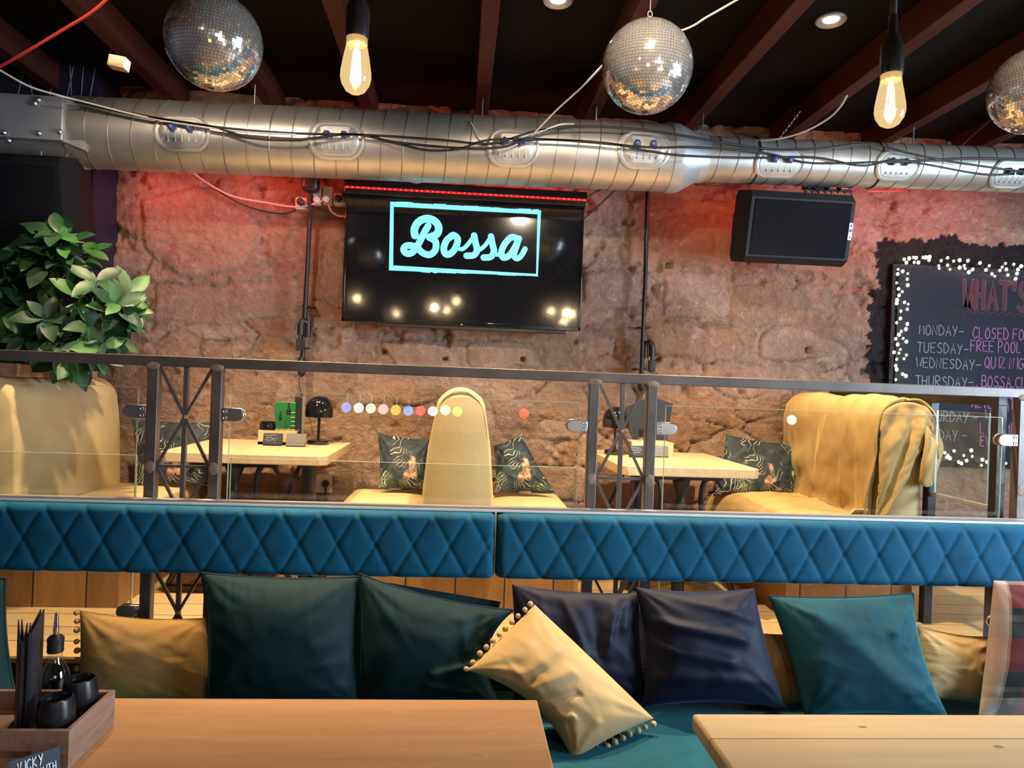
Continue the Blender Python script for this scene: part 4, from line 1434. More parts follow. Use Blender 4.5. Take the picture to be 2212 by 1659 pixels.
letter(MB(), 'EVENING', at(2117, 963, CY), EX, EZ, .060, .0036, wf=.58).obj('event_lettering', 'chalk_pink', cb, smooth=False)
rs = rnd.getstate()
letter(tg, "WHAT'S ON", at(2080, 664, CY + .0006), EX, EZ, .165, .0150, wf=.46, adv=1.35, jit=.02)
rnd.setstate(rs)
letter(tr_, "WHAT'S ON", at(2080, 664, CY - .0004), EX, EZ, .165, .0118, wf=.46, adv=1.35, jit=.02)
sq = [at(2056 + i * 9, 671 + i * .55 + (3 if i % 2 else -3), CY) for i in range(28)]
tr_.ribbon(sq, .0032, EX, EZ, .001)
tr_.obj('red_heading', 'chalk_red', cb, smooth=False)
tg.obj('heading_outline', 'chalk_grey', cb, smooth=False)

# fairy lights round the board
fl = thing('hanging_string_light', (2.7, CBY - .03, 1.2), 'warm white fairy lights draped round the chalkboard edge', 'fairy lights')
seen = [(1953, 560), (1958, 567), (1964, 558), (1973, 556), (1975, 567), (1984, 567), (1979, 557), (1994, 556), (2000, 556), (2008, 555), (2007, 562), (2033, 563), (2028, 574), (2029, 580), (2047, 557), (2047, 573), (2052, 582), (2060, 564), (2073, 562), (2091, 563), (2083, 574), (2085, 580), (2073, 578), (2093, 588), (2101, 582), (2117, 568),
        (2130, 583), (2137, 574), (2143, 592), (2149, 597), (2160, 584), (2165, 577), (2172, 569), (2174, 582), (2177, 594), (2190, 571), (2199, 582), (2197, 591), (2194, 602), (2206, 575), (2225, 580), (2240, 572),
        (1940, 582), (1950, 586), (1939, 592), (1961, 591), (1960, 603), (1937, 611), (1961, 616), (1941, 624), (1949, 630), (1942, 638), (1938, 648), (1937, 655), (1954, 653), (1962, 657), (1960, 668), (1946, 672), (1945, 688), (1937, 697), (1960, 700), (1947, 716), (1957, 711), (1942, 723), (1935, 732), (1951, 731), (1958, 738), (1939, 744), (1945, 755), (1931, 761), (1942, 763), (1958, 767), (1937, 776), (1953, 775), (1935, 790), (1937, 798), (1950, 808), (1957, 812), (1935, 820), (1943, 842), (1932, 870), (1930, 900),
        (2041, 978), (2048, 984), (2052, 990), (2045, 988), (2061, 974), (2098, 973), (2082, 984), (2100, 986), (2088, 995), (2071, 998), (2077, 1001), (2122, 993), (2132, 998), (2120, 1005), (2137, 994), (2165, 998), (2173, 1001), (2153, 1011), (2206, 1000), (2215, 1004)]
order = [at(x, y, CBY - .018) for x, y in seen]
wire = MB()
top = sorted([p for p, s_ in zip(order, seen) if s_[1] < 605 and s_[0] > 1965], key=lambda p: p.x)
left = sorted([p for p, s_ in zip(order, seen) if not (s_[1] < 605 and s_[0] > 1965) and s_[0] < 1970], key=lambda p: -p.z)
bot = sorted([p for p, s_ in zip(order, seen) if s_[1] > 960], key=lambda p: p.x)
for grp in (top, left, bot):
    off = [p + Vector((rnd.uniform(-.004, .004), .008, rnd.uniform(-.004, .004))) for p in grp]
    wire.tube(catmull(off, 4), .0018, 5)
wire.obj('wire', 'black_cable', fl)
b0 = MB().ball((0, 0, 0), .0080, 8, 6, (1, 1, 1.2)).obj('bulb', 'fairy_bulb', fl, origin=None)
b0.location = order[0] - fl.location
b0.data.transform(Matrix.Translation(fl.location))
for p in order[1:100]:
    b = b0.copy()
    COL.objects.link(b)
    b.parent = fl
    b.location = p - fl.location
    k = rnd.uniform(.75, 1.25)
    b.scale = (k, k, k)

# ------------------------------------------------------------------ booths on the raised floor
BY0, BY1, SEATZ = 3.25, 4.20, .922


def backrest_mb(x, y0, y1, wb, wt, ztop, z0=.70):
    """tapering upholstered back with a rounded top, run from y0 to y1"""
    prof = []
    for i in range(25):
        a = math.pi * i / 24
        prof.append((math.cos(a) * wt, ztop - wt * .85 + math.sin(a) * wt * .85))
    prof = [(wb, z0), (wb, .90), (wb * .97, 1.05), (wt * .42 + wb * .58, 1.25)] + prof + [(-(wt * .42 + wb * .58), 1.25), (-wb * .97, 1.05), (-wb, .90), (-wb, z0)]
    n = len(prof)
    vs, fs = [], []
    ys = [(y0, .90), (y0 + .008, .955), (y0 + .022, .985), (y0 + .05, 1.0), ((y0 + y1) / 2, 1.0), (y1, 1.0)]
    for y, k in ys:
        for px_, pz in prof:
            vs.append(Vector((x + px_ * k, y, 1.1 + (pz - 1.1) * (k if pz > 1.1 else 1))))
    for i in range(len(ys) - 1):
        for j in range(n):
            l = (j + 1) % n
            fs.append((i * n + j, (i + 1) * n + j, (i + 1) * n + l, i * n + l))
    fs.append(tuple(range(n)))
    fs.append(tuple((len(ys) - 1) * n + j for j in range(n))[::-1])
    return MB().add(vs, fs)


def seat_mb(xa, xb, y0, y1):
    def P(u, v):
        x = xa + (xb - xa) * u
        y = y0 + (y1 - y0) * v
        e = min(u, 1 - u) * abs(xb - xa)
        ey = min(v, 1 - v) * (y1 - y0)
        r = .045
        dz = 0
        for q in (e, ey):
            if q < r:
                dz -= r - math.sqrt(max(0, r * r - (r - q) ** 2))
        crown = .014 * math.sin(math.pi * u) * math.sin(math.pi * v)
        return Vector((x, y, SEATZ + dz + crown + .004 * mnoise.noise((x * 9, y * 9, 1))))
    us = [0, .02, .04, .07, .1, .15] + [.2 + .6 * i / 10 for i in range(11)] + [.85, .9, .93, .96, .98, 1]
    vsn = [0, .01, .02, .035, .05] + [.08 + .84 * i / 14 for i in range(15)] + [.95, .965, .98, .99, 1]
    m = len(us)
    vs = [P(u, v) for v in vsn for u in us]
    fs = [(j * m + i, j * m + i + 1, (j + 1) * m + i + 1, (j + 1) * m + i) for j in range(len(vsn) - 1) for i in range(m - 1)]
    if xb < xa:
        fs = [f[::-1] for f in fs]
    mb = MB().add(vs, fs)
    x0, x1 = min(xa, xb), max(xa, xb)
    z1 = SEATZ - .045
    mb.add([(x0, y0, .80), (x1, y0, .80), (x1, y1, .80), (x0, y1, .80), (x0, y0, z1), (x1, y0, z1), (x1, y1, z1), (x0, y1, z1)], [(0, 1, 5, 4), (1, 2, 6, 5), (2, 3, 7, 6), (3, 0, 4, 7), (3, 2, 1, 0)])
    return mb


def booth(x, wb, wt, ztop, seats, label, half_base, y0=BY0, BY1=BY1):
    t = thing('booth_bench', (x, (y0 + BY1) / 2, PLAT), label, 'booth')
    backrest_mb(x, y0, BY1, wb, wt, ztop).obj('backrest', 'booth_mustard', t, sharp=60)
    for xa, xb in seats:
        seat_mb(xa, xb, y0 + .03, BY1).obj('seat', 'booth_mustard', t, sharp=60)
    xa, xb = half_base
    MB().span((xa, y0 + .045, PLAT), (xb, BY1, .803)).obj('base_panel', 'panel_planks', t, smooth=False)
    return t


booth(-2.05, .175, .145, 1.505, [(-1.88, -1.44)], 'mustard booth bench at the left end below the plant', (-2.22, -1.46))
booth(0.013, .165, .112, 1.522, [(-.155, -.585), (.18, .605)], 'double-sided mustard booth with rounded backrest below the television', (-.56, .58))
booth(2.085, .110, .10, 1.49, [(1.985, 1.55)], 'mustard booth bench under a crumpled throw at the right', (1.57, 2.19))
sm = MB().tube(catmull([Vector((0.013 + .150, 3.262, .95)), Vector((.150, 3.258, 1.15)), Vector((.128, 3.256, 1.36)), Vector((.10, 3.255, 1.455)), Vector((.05, 3.255, 1.50)), Vector((0.013, 3.255, 1.508)), Vector((-.03, 3.255, 1.50)), Vector((-.078, 3.255, 1.455)), Vector((-.10, 3.256, 1.36)), Vector((-.124, 3.258, 1.15)), Vector((-.138, 3.262, .95))], 6), .0035, 6)
bo = [o for o in COL.objects if o.name.startswith('booth_bench') and 'double' in o['label']][0]
sm.obj('piping', 'booth_mustard', bo)


# throw over the right booth
def throw():
    xs_seat0, xs_seat1 = 1.515, 1.975
    path = [(1.50, .70), (1.505, .80), (1.520, .90), (1.56, .945), (1.70, .952), (1.86, .950), (1.94, .958), (1.965, 1.00), (1.962, 1.10), (1.970, 1.22), (1.975, 1.34), (1.985, 1.44), (2.02, 1.502), (2.085, 1.512), (2.15, 1.500), (2.195, 1.44), (2.205, 1.36), (2.21, 1.27)]
    C = catmull([Vector((a, 0, b)) for a, b in path], 5)
    m = len(C)
    L = [0]
    for i in range(1, m):
        L.append(L[-1] + (C[i] - C[i - 1]).length)
    tot = L[-1]
    nv = 70
    vs, fs = [], []
    for i in range(m):
        s = L[i] / tot
        tang = (C[min(i + 1, m - 1)] - C[max(i - 1, 0)]).normalized()
        nrm = Vector((-tang.z, 0, tang.x))
        if nrm.dot(Vector((-.5, 0, .8))) < 0 and s < .85:
            nrm = -nrm
        for j in range(nv):
            v = j / (nv - 1)
            # near edge wanders: gathered folds run down the front of the backrest
            y0 = 3.222 + .010 * math.sin(s * 40) * (s < .36)
            y0 -= .02 * max(0, (s - .7))
            y = y0 + (4.16 - y0) * v
            fold = .016 * math.sin(9 * v + 7 * s + 2 * mnoise.noise((s * 4, v * 4, 0))) * (.3 + .7 * min(1, s * 2))
            fold += .012 * mnoise.noise((s * 9, v * 8, 5)) + .006 * mnoise.noise((s * 25, v * 22, 9))
            nearf = math.exp(-v * 9)
            fold += .034 * nearf * math.sin(46 * v + 3.5 * s) * (1 if .35 < s < .80 else .25)
            fold += .03 * math.exp(-((s - .62 + .25 * (v - .5)) / .05) ** 2) * math.exp(-((v - .85) / .2) ** 2)
            lift = .014 + max(0, fold + .016)
            p = C[i] + nrm * lift
            if s > .86:
                p.z -= .06 * mnoise.noise((v * 5, 3, 1))
            vs.append(Vector((p.x, y, p.z)))
    for i in range(m - 1):
        for j in range(nv - 1):
            fs.append((i * nv + j, i * nv + j + 1, (i + 1) * nv + j + 1, (i + 1) * nv + j))
    mb = MB().add(vs, fs)
    # corner that hangs over the near end of the backrest
    def flap(pts, r0):
        cols = [catmull([at(x, y, Y) for x, y, Y in c], 6) for c in pts]
        n = len(cols[0])
        rows_ = [catmull([c[k] for c in cols], 5) for k in range(n)]
        w = len(rows_[0])
        vv = []
        for k in range(n):
            for q in range(w):
                p = rows_[k][q]
                vv.append(p + Vector((0, -.010 * mnoise.noise((k * .18, q * .22, r0)) - .006 * math.sin(q * .9 + k * .1), .0)))
        mb.add(vv, [(k * w + q, k * w + q + 1, (k + 1) * w + q + 1, (k + 1) * w + q) for k in range(n - 1) for q in range(w - 1)])
    # the part that falls over the near end, its hem running down on the slant
    NU, NV_ = 34, 40
    xr = [at(1998, 935, 3.2), at(1996, 965, 3.19), at(1926, 1085, 3.19), at(1885, 1180, 3.19)]
    vv = []
    for j in range(NV_):
        v = j / (NV_ - 1)
        for i in range(NU):
            u = i / (NU - 1)
            a_ = math.pi * (1 - u)
            xt, zt_ = 2.088 + math.cos(a_) * .128, 1.415 + max(0, math.sin(a_)) ** .7 * .118
            if u < .04:
                zt_ = 1.42
            xb = 1.952 + (xr[0].x - 1.952 + .01) * u
            zb = .905 + (xr[0].z - .06 - .905) * u ** .85
            x = xt + (xb - xt) * v ** 1.2
            z_ = zt_ + (zb - zt_) * v
            q = (x - 1.95) * .90 + (z_ - .9) * -.30
            fold = .5 + .5 * math.sin(q * 72 + 1.6 * mnoise.noise((u * 3, v * 3, 4)))
            y = 3.232 - (.012 + .026 * fold * min(1, v * 3.0) * (.4 + .6 * min(1, u * 5))) - .006 * mnoise.noise((u * 9, v * 12, 6))
            vv.append(Vector((x, y, z_)))
    mb.add(vv, [(j * NU + i, (j + 1) * NU + i, (j + 1) * NU + i + 1, j * NU + i + 1) for j in range(NV_ - 1) for i in range(NU - 1)])
    # hem hanging down the near end of the seat
    vv = []
    for j in range(16):
        for i in range(30):
            u, v = i / 29, j / 15
            x = 1.535 + .42 * u
            hem = .70 + .05 * mnoise.noise((u * 6, 2, 1)) + .03 * math.sin(u * 17)
            vv.append(Vector((x, 3.226 - .02 * math.sin(math.pi * min(1, v * 1.6)) - .012 * math.sin(u * 32 + 2 * v) * v, .957 + (hem - .957) * v)))
    mb.add(vv, [(j * 30 + i, (j + 1) * 30 + i, (j + 1) * 30 + i + 1, j * 30 + i + 1) for j in range(15) for i in range(29)])
    # the loose tail at the outer corner
    flap([[(1972, 884, 3.28), (1996, 930, 3.20), (1992, 990, 3.19), (1984, 1040, 3.20)],
          [(1982, 886, 3.32), (2010, 930, 3.22), (2004, 990, 3.17), (1990, 1046, 3.19)],
          [(1990, 888, 3.38), (2024, 945, 3.26), (2020, 990, 3.20), (2002, 1052, 3.20)],
          [(1996, 892, 3.44), (2034, 958, 3.32), (2024, 1005, 3.26), (2012, 1046, 3.22)]], 2)
    o = mb.obj('throw_blanket', 'throw_mustard', sharp=180)
    s = o.modifiers.new('solidify', 'SOLIDIFY')
    s.thickness = .010
    s.offset = 0
    return tag(o, 'crumpled mustard throw draped over the right booth', 'blanket')


throw()


# ------------------------------------------------------------------ upper tables
def scroll(mb, o, pts, r, tip=.6):
    C = catmull([Vector((o[0] + a, o[1], o[2] + b)) for a, b in pts], 6)
    n = len(C)
    mb.tube(C, [r * (1 - (1 - tip) * abs(2 * i / (n - 1) - 1)) for i in range(n)], 8)


def booth_table(x0, x1, y0, y1, label, scx, cols):
    zt, th = 1.183, .046
    t = thing('booth_table', ((x0 + x1) / 2, (y0 + y1) / 2, PLAT), label, 'table')
    c = .035
    MB().prism([(x0 + c, y0), (x1 - c, y0), (x1, y0 + c), (x1, y1), (x0, y1), (x0, y0 + c)], (0, 0, zt - th), (1, 0, 0), (0, 1, 0), th).obj('tabletop', 'table_oak', t, bevel=.004)
    mb = MB()
    yy = y0 + .16
    mb.span((scx - .20, yy - .03, zt - th - .03), (scx + .20, yy + .03, zt - th))
    mb.lathe([(.03, PLAT), (.032, .62), (.022, .66), (.026, .85), (.05, .93), (.052, .96), (.03, .985), (.022, 1.02), (.032, 1.06), (.045, 1.10), (.03, 1.14)], (scx, yy, 0), 14)
    for s in (-1, 1):
        scroll(mb, (scx, yy, 0), [(s * .21, 1.07), (s * .17, 1.12), (s * .12, 1.10), (s * .105, 1.02), (s * .115, .93), (s * .15, .86), (s * .19, .84), (s * .20, .88), (s * .17, .90)], .017)
        scroll(mb, (scx, yy, 0), [(s * .03, .92), (s * .07, .86), (s * .12, .80), (s * .17, .74), (s * .23, .66), (s * .27, .58), (s * .30, .52)], .019)
        scroll(mb, (scx, yy, 0), [(s * .03, .78), (s * .09, .80), (s * .15, .84), (s * .19, .80), (s * .16, .76), (s * .13, .79)], .013)
        scroll(mb, (scx, yy, 0), [(s * .21, .80), (s * .25, .76), (s * .24, .71), (s * .20, .72)], .011)
        scroll(mb, (scx, yy, 0), [(s * .02, .70), (s * .07, .74), (s * .10, .70), (s * .07, .66)], .012)
        for a, b in ((.20, .88), (.13, .79), (.20, .72)):
            mb.ball((scx + s * a, yy, b), .02, 10, 8)
    mb.span((scx - .30, yy - .02, PLAT), (scx + .30, yy + .02, PLAT + .03))
    mb.obj('cast_iron_stand', 'cast_iron', t)
    for cx, cy, r in cols:
        MB().lathe([(r * 2.2, PLAT), (r * 2.2, PLAT + .02), (r, PLAT + .04), (r, zt - th)], (cx, cy, 0), 24).obj('leg', 'column_navy', t)
        MB().bar((cx - .30, cy + .1, PLAT + .02), (cx - .05, cy + .05, zt - th - .02), .02, .02).obj('brace', 'cast_iron', t)
    return t


booth_table(-1.36, -.60, 3.40, 4.17, 'pale wooden booth table on iron scrolls left of the middle booth', -1.06, [(-.72, 3.62, .036)])
booth_table(.775, 1.46, 3.36, 4.17, 'pale wooden booth table on iron scrolls right of the middle booth', 1.12, [(.95, 3.75, .030)])


# ------------------------------------------------------------------ things on the upper tables
UT = 1.183


def dome_lamp(px, py, label, Y=4.0):
    c = at(px, py, Y)
    c.z = UT
    t = thing('table_lamp', c, label, 'table lamp')
    MB().lathe([(.056, 0), (.058, .006), (.057, .024), (.03, .030), (0, .031)], c, 28).obj('base', 'black_gloss', t)
    MB().cyl(c + Vector((0, 0, .028)), c + Vector((0, 0, .16)), .0075, n=12).obj('stem', 'black_steel', t)
    MB().lathe([(.070, .148), (.073, .150), (.0745, .175), (.072, .205), (.062, .232), (.044, .252), (.020, .262), (0, .264), (0, .258), (.018, .256), (.042, .246), (.058, .227), (.068, .203), (.0705, .175), (.070, .148)], c, 36).obj('lamp_shade', 'black_gloss', t)


dome_lamp(688, 942, 'black dome table lamp beside the black menus on the left table')
dome_lamp(1328, 968, 'black dome table lamp at the near left of the right table', 3.92)


def slate(px, py, w, h, rz, label, mat, lines, Y, lean=.25, tcol='chalk_white'):
    c = at(px, py, Y)
    c.z = UT
    m = Matrix.Rotation(rz, 3, 'Z') @ Matrix.Rotation(-lean, 3, 'X')
    u, v, n = m @ EX, m @ EZ, m @ EYN
    t = thing('name_card', c, label, 'reservation card')
    MB().box(c + v * (h / 2), (w, .006, h), m).obj('board', mat, t, bevel=.001)
    MB().box(c + v * .008 + n * .006, (w * .9, .02, .012), m).obj('foot', mat, t)
    if lines:
        tx = MB()
        for k, ln in enumerate(lines):
            hh = h * .13
            o_ = c + n * .0034 - u * (w * .40 - (k % 2) * w * .06) + v * (h * (.78 - .20 * k))
            pts = [o_ + u * (w * .62 * i / (3 * len(ln)) ) + v * (hh * (rnd.random() - .3)) for i in range(3 * len(ln))]
            tx.ribbon(pts, .0016, u, v, .0006, 2)
        tx.obj('chalk_lettering', tcol, t, smooth=False)
    return t


slate(589, 948, .099, .065, .05, 'small dark slate card at the left of two on the left table', 'card_black', ['abc', 'abcd', 'ab', 'abcde'], 3.85)
slate(639, 950, .102, .068, -.04, 'small grey slate card at the right of two on the left table', 'card_grey', ['abc', 'abcd', 'ab', 'abcde'], 3.83)
slate(1378, 975, .10, .062, .2, 'small black slate card left of the railing post on the right table', 'card_black', ['abcd', 'abcde', 'abc', 'abcd'], 3.80)
slate(1428, 977, .085, .062, .0, 'small grey-green slate card right of the railing post on the right table', 'card_grey', ['ab', 'abc', 'abc', 'ab'], 3.84)


def sauce_tray(cx, cy, w, d, label):
    t = thing('condiment_tray', (cx, cy, UT), label, 'tray')
    MB().span((cx - w / 2, cy - d / 2, UT), (cx + w / 2, cy + d / 2, UT + .015)).obj('base', 'table_oak', t)
    mb = MB()
    for s in (-1, 1):
        mb.span((cx - w / 2, cy + s * (d / 2 - .005) - .005, UT), (cx + w / 2, cy + s * (d / 2 - .005) + .005, UT + .075))
        mb.span((cx + s * (w / 2 - .005) - .005, cy - d / 2 + .01, UT), (cx + s * (w / 2 - .005) + .005, cy + d / 2 - .01, UT + .075))
    mb.obj('side', 'table_oak', t, smooth=False)
    return t


lt = at(607, 940, 3.97)
sauce_tray(lt.x, 3.97, .20, .15, 'wooden condiment tray behind the slate cards on the left table')
b = at(618, 925, 3.97)


def sauce_bottle(x, y, z, s, label, glass_m, liquid):
    t = thing('sauce_bottle', (x, y, z), label, 'bottle')
    MB().lathe([(0, 0), (.026 * s, 0), (.029 * s, .006 * s), (.029 * s, .10 * s), (.022 * s, .125 * s), (.011 * s, .145 * s), (.010 * s, .185 * s)], (x, y, z), 20).obj('bottle_body', glass_m, t)
    if liquid:
        MB().lathe([(0, .004 * s), (.025 * s, .004 * s), (.026 * s, .07 * s), (0, .071 * s)], (x, y, z), 16).obj('sauce', liquid, t)
    MB().lathe([(.013 * s, .175 * s), (.0135 * s, .21 * s), (.008 * s, .215 * s), (.0045 * s, .25 * s), (.003 * s, .26 * s), (0, .26 * s)], (x, y, z), 16).obj('cap', 'black_plastic', t)


sauce_bottle(at(622, 930, 3.96).x, 3.96, UT + .016, .80, 'clear pourer bottle in the tray on the left table', 'bottle_glass', None)
sauce_bottle(at(604, 930, 3.98).x, 3.985, UT + .016, .62, 'small dark sauce bottle in the tray on the left table', 'bottle_glass', 'oil_liquid')
o = MB().lathe([(0, 0), (.030, 0), (.034, .01), (.040, .05), (.040, .066), (.033, .064), (.030, .012), (0, .011)], (at(578, 930, 3.96).x, 3.96, UT + .060), 24)
t = thing('tealight_pot', (at(578, 930, 3.96).x, 3.96, UT), 'rounded dark glass pot in the tray on the left table', 'candle pot')
MB().lathe([(0, .016), (.028, .016), (.034, .03), (.041, .065), (.043, .095), (.038, .118), (.034, .116), (.038, .09), (.030, .03), (0, .022)], (at(578, 930, 3.96).x, 3.96, UT), 24).obj('pot_body', 'black_gloss', t)
g = at(615, 905, 4.06)
t = thing('menu_holder', (g.x + .02, 4.06, UT), 'green menu board standing behind the bottles', 'menu')
MB().box((g.x + .02, 4.06, UT + .115), (.145, .006, .215), Matrix.Rotation(.08, 3, 'X')).obj('board', 'card_green', t, bevel=.003)
tx = MB()
for k in range(4):
    o_ = Vector((g.x + .035, 4.05, UT + .165 - k * .024))
    tx.ribbon([o_ + EX * (i * .006) + EZ * (.004 * (rnd.random() - .5)) for i in range(rnd.randint(6, 8))], .0017, EX, EZ, .0006, 2)
tx.obj('lettering', 'paper', t, smooth=False)
for px, dy, ry, lb in ((643, 0, .02, 'tall black menu standing against the green board'), (652, -.03, -.03, 'tall grey-edged menu between black menu and dome lamp')):
    c = at(px, 940, 4.0 + dy)
    o = MB().box((c.x, 4.0 + dy, UT + .128), (.010 if px == 643 else .012, .17, .252), Matrix.Rotation(.42 if px == 643 else .25, 3, 'Z')).obj('menu', 'card_black' if px == 643 else 'card_grey', bevel=.002)
    tag(o, lb, 'menu')
c = at(1385, 935, 3.98)
t = thing('condiment_tray', (c.x + .045, 3.98, UT), 'wooden condiment tray behind the slate cards on the right table', 'tray')
MB().span((c.x - .07, 3.90, UT), (c.x + .165, 4.06, UT + .075)).obj('tray_body', 'table_oak', t, bevel=.003)
t = thing('tealight_pot', (c.x + .015, 3.97, UT + .075), 'black pot with chrome foot on the right table tray', 'candle pot')
MB().lathe([(0, 0), (.032, 0), (.033, .02), (.029, .022)], (c.x + .015, 3.97, UT + .076), 24).obj('foot', 'chrome', t)
MB().lathe([(.029, .02), (.030, .065), (.024, .066), (0, .055)], (c.x + .015, 3.97, UT + .076), 24).obj('pot_body', 'black_plastic', t)
# black menu fanned open behind the tray
mp = [at(x, y, 4.09) for x, y in ((1352, 880), (1405, 857), (1452, 872), (1440, 950), (1368, 950), (1345, 905))]
mb = MB().prism([(p.x, p.z) for p in mp], (0, 4.09, 0), EX, EZ, .012)
tag(mb.obj('menu', 'card_black', smooth=False), 'large black menu fanned open behind the right table tray', 'menu')
# ------------------------------------------------------------------ railing
RZ1, RZ0 = 1.606, 1.568
rail = thing('metal_railing', (0.5, RAILY, PLAT), 'welded steel railing with glass panels along the raised floor edge', 'railing')
MB().span((-3.0, RAILY - .02, RZ0), (3.2, RAILY + .02, RZ1)).obj('handrail', 'brown_steel', rail, bevel=.003)
PAIRS = [(-2.72, -2.50), (-1.105, -.880), (.512, .736), (2.233, 2.457)]
for xa, xb in PAIRS:
    for x in (xa, xb):
        MB().span((x - .019, RAILY - .02, PLAT - .12), (x + .019, RAILY + .02, RZ0)).obj('post', 'brown_steel', rail, bevel=.003)
        MB().ball((x, RAILY - .0205, RZ0 + .002), .024, 12, 8, (1.1, .12, .55)).obj('weld', 'weld_rust', rail)
        MB().ball((x, RAILY - .0205, 1.203), .018, 12, 8, (1.0, .12, 1.3)).obj('weld', 'weld_rust', rail)
    xm, ia, ib = (xa + xb) / 2, xa + .019, xb - .019
    MB().span((xm - .008, RAILY - .008, PLAT), (xm + .008, RAILY + .008, RZ0)).obj('spindle', 'brown_steel', rail, bevel=.001)
    for k in range(3):
        za, zb = RZ0 - .363 * k, RZ0 - .363 * (k + 1)
        zb = max(zb, PLAT)
        for a_, b_ in (((ia, za), (ib, zb)), ((ib, za), (ia, zb))):
            MB().bar((a_[0], RAILY - .004, a_[1]), (b_[0], RAILY - .004, b_[1]), .010, .010).obj('brace', 'brown_steel', rail, smooth=False)
        if zb > PLAT + .05:
            MB().span((ia, RAILY - .006, zb - .005), (ib, RAILY + .006, zb + .005)).obj('crossbar', 'brown_steel', rail, smooth=False)
        MB().ball((xm, RAILY - .004, (za + zb) / 2), .0105, 8, 6, (1, .9, 1)).obj('weld', 'weld_rust', rail)
    MB().prism([(-.03, 0), (.03, 0), (.012, .05), (-.012, .05)], (xm, RAILY + .01, PLAT), EX, EZ, .02).obj('foot', 'black_steel', rail)


def pane(par, a, b, mat='clear_glass', edge=True, name='glass_panel'):
    """a sheet of glass between two corners, with its polished edges"""
    g_ = MB().span(a, b).obj(name, mat, par, smooth=False)
    if edge:
        e = MB()
        x0, y0, z0 = a
        x1, y1, z1 = b
        q = .0012
        if abs(x1 - x0) > abs(y1 - y0):
            e.span((x0, y0, z1), (x1, y1, z1 + q)).span((x0 - q, y0, z0), (x0, y1, z1)).span((x1, y0, z0), (x1 + q, y1, z1))
        else:
            e.span((x0, y0, z1), (x1, y1, z1 + q)).span((x0, y0 - q, z0), (x1, y0, z1)).span((x0, y1, z0), (x1, y1 + q, z1))
        e.obj('glass_edge', 'glass_edge', g_, smooth=False)
    return g_


GY = RAILY - .004
for xa, xb in ((-2.43, -1.162), (-.833, .461), (.795, 2.156), (2.52, 3.2)):
    pane(rail, (xa, GY, .56), (xb, GY + .008, 1.488))
    if xa < .5:
        pane(rail, (xa + .004, GY + .018, .58), (xb - .004, GY + .026, 1.238), name='lower_glass_panel')


def clamp(x_post, side, z):
    """D-shaped plate from a post on to the glass; side +1 reaches to the right"""
    mb = MB()
    w, h = .082, .048
    pts = [(0, -h / 2), (w - h / 2, -h / 2)] + [(w - h / 2 + math.cos(a) * h / 2, math.sin(a) * h / 2) for a in np.linspace(-math.pi / 2, math.pi / 2, 13)[1:-1]] + [(w - h / 2, h / 2), (0, h / 2)]
    if side < 0:
        pts = [(-a, b) for a, b in pts][::-1]
    mb.prism(pts, (x_post + side * .019, GY - .002, z), EX, EZ, .012)
    mb.prism(pts, (x_post + side * .019, GY + .022, z), EX, EZ, .012)
    c_ = mb.obj('glass_clamp', 'clamp_steel', rail, bevel=.003)
    for dz in (-.012, .012):
        MB().lathe([(.0075, 0), (.0075, .002), (.006, .003), (.0035, .001), (0, .001)], (x_post + side * .034, GY - .014, z + dz), 14, Matrix.Rotation(R(90), 3, 'X')).obj('clamp_screw', 'screw_bright', c_)


for z in (1.40, .675):
    for xp, sd in ((-2.50, 1), (-1.105, -1), (-.880, 1), (.512, -1), (.736, 1), (2.233, -1), (2.457, 1)):
        clamp(xp, sd, z)

# second railing, running back to the wall beside the stairs
r2 = thing('stair_railing', (2.13, 3.4, PLAT), 'dark railing with glass running back to the chalkboard behind the throw', 'railing')
RX = 2.222
MB().span((RX - .02, 2.80, 1.535), (RX + .02, 4.16, 1.575)).obj('handrail', 'black_steel', r2, bevel=.002)
for y in (2.82, 3.24, 3.46, 4.1):
    MB().span((RX - .02, y - .02, PLAT), (RX + .02, y + .02, 1.536)).obj('post', 'black_steel', r2, bevel=.002)
for a_, b_ in (((3.26, 1.53), (3.44, 1.2)), ((3.44, 1.53), (3.26, 1.2))):
    MB().bar((RX, a_[0], a_[1]), (RX, b_[0], b_[1]), .01, .01, up=(1, 0, 0)).obj('brace', 'black_steel', r2, smooth=False)
MB().span((RX - .012, 2.84, 1.100), (RX + .012, 3.22, 1.118)).obj('lower_bar', 'galvanised_dull', r2, bevel=.002)
pane(r2, (RX - .004, 2.87, 1.12), (RX + .004, 3.20, 1.50))
pane(r2, (RX - .004, 3.50, .6), (RX + .004, 4.06, 1.50))

# ------------------------------------------------------------------ quilted backrest pads
BZ0, BZ1, BYF = .853, 1.084, 2.55


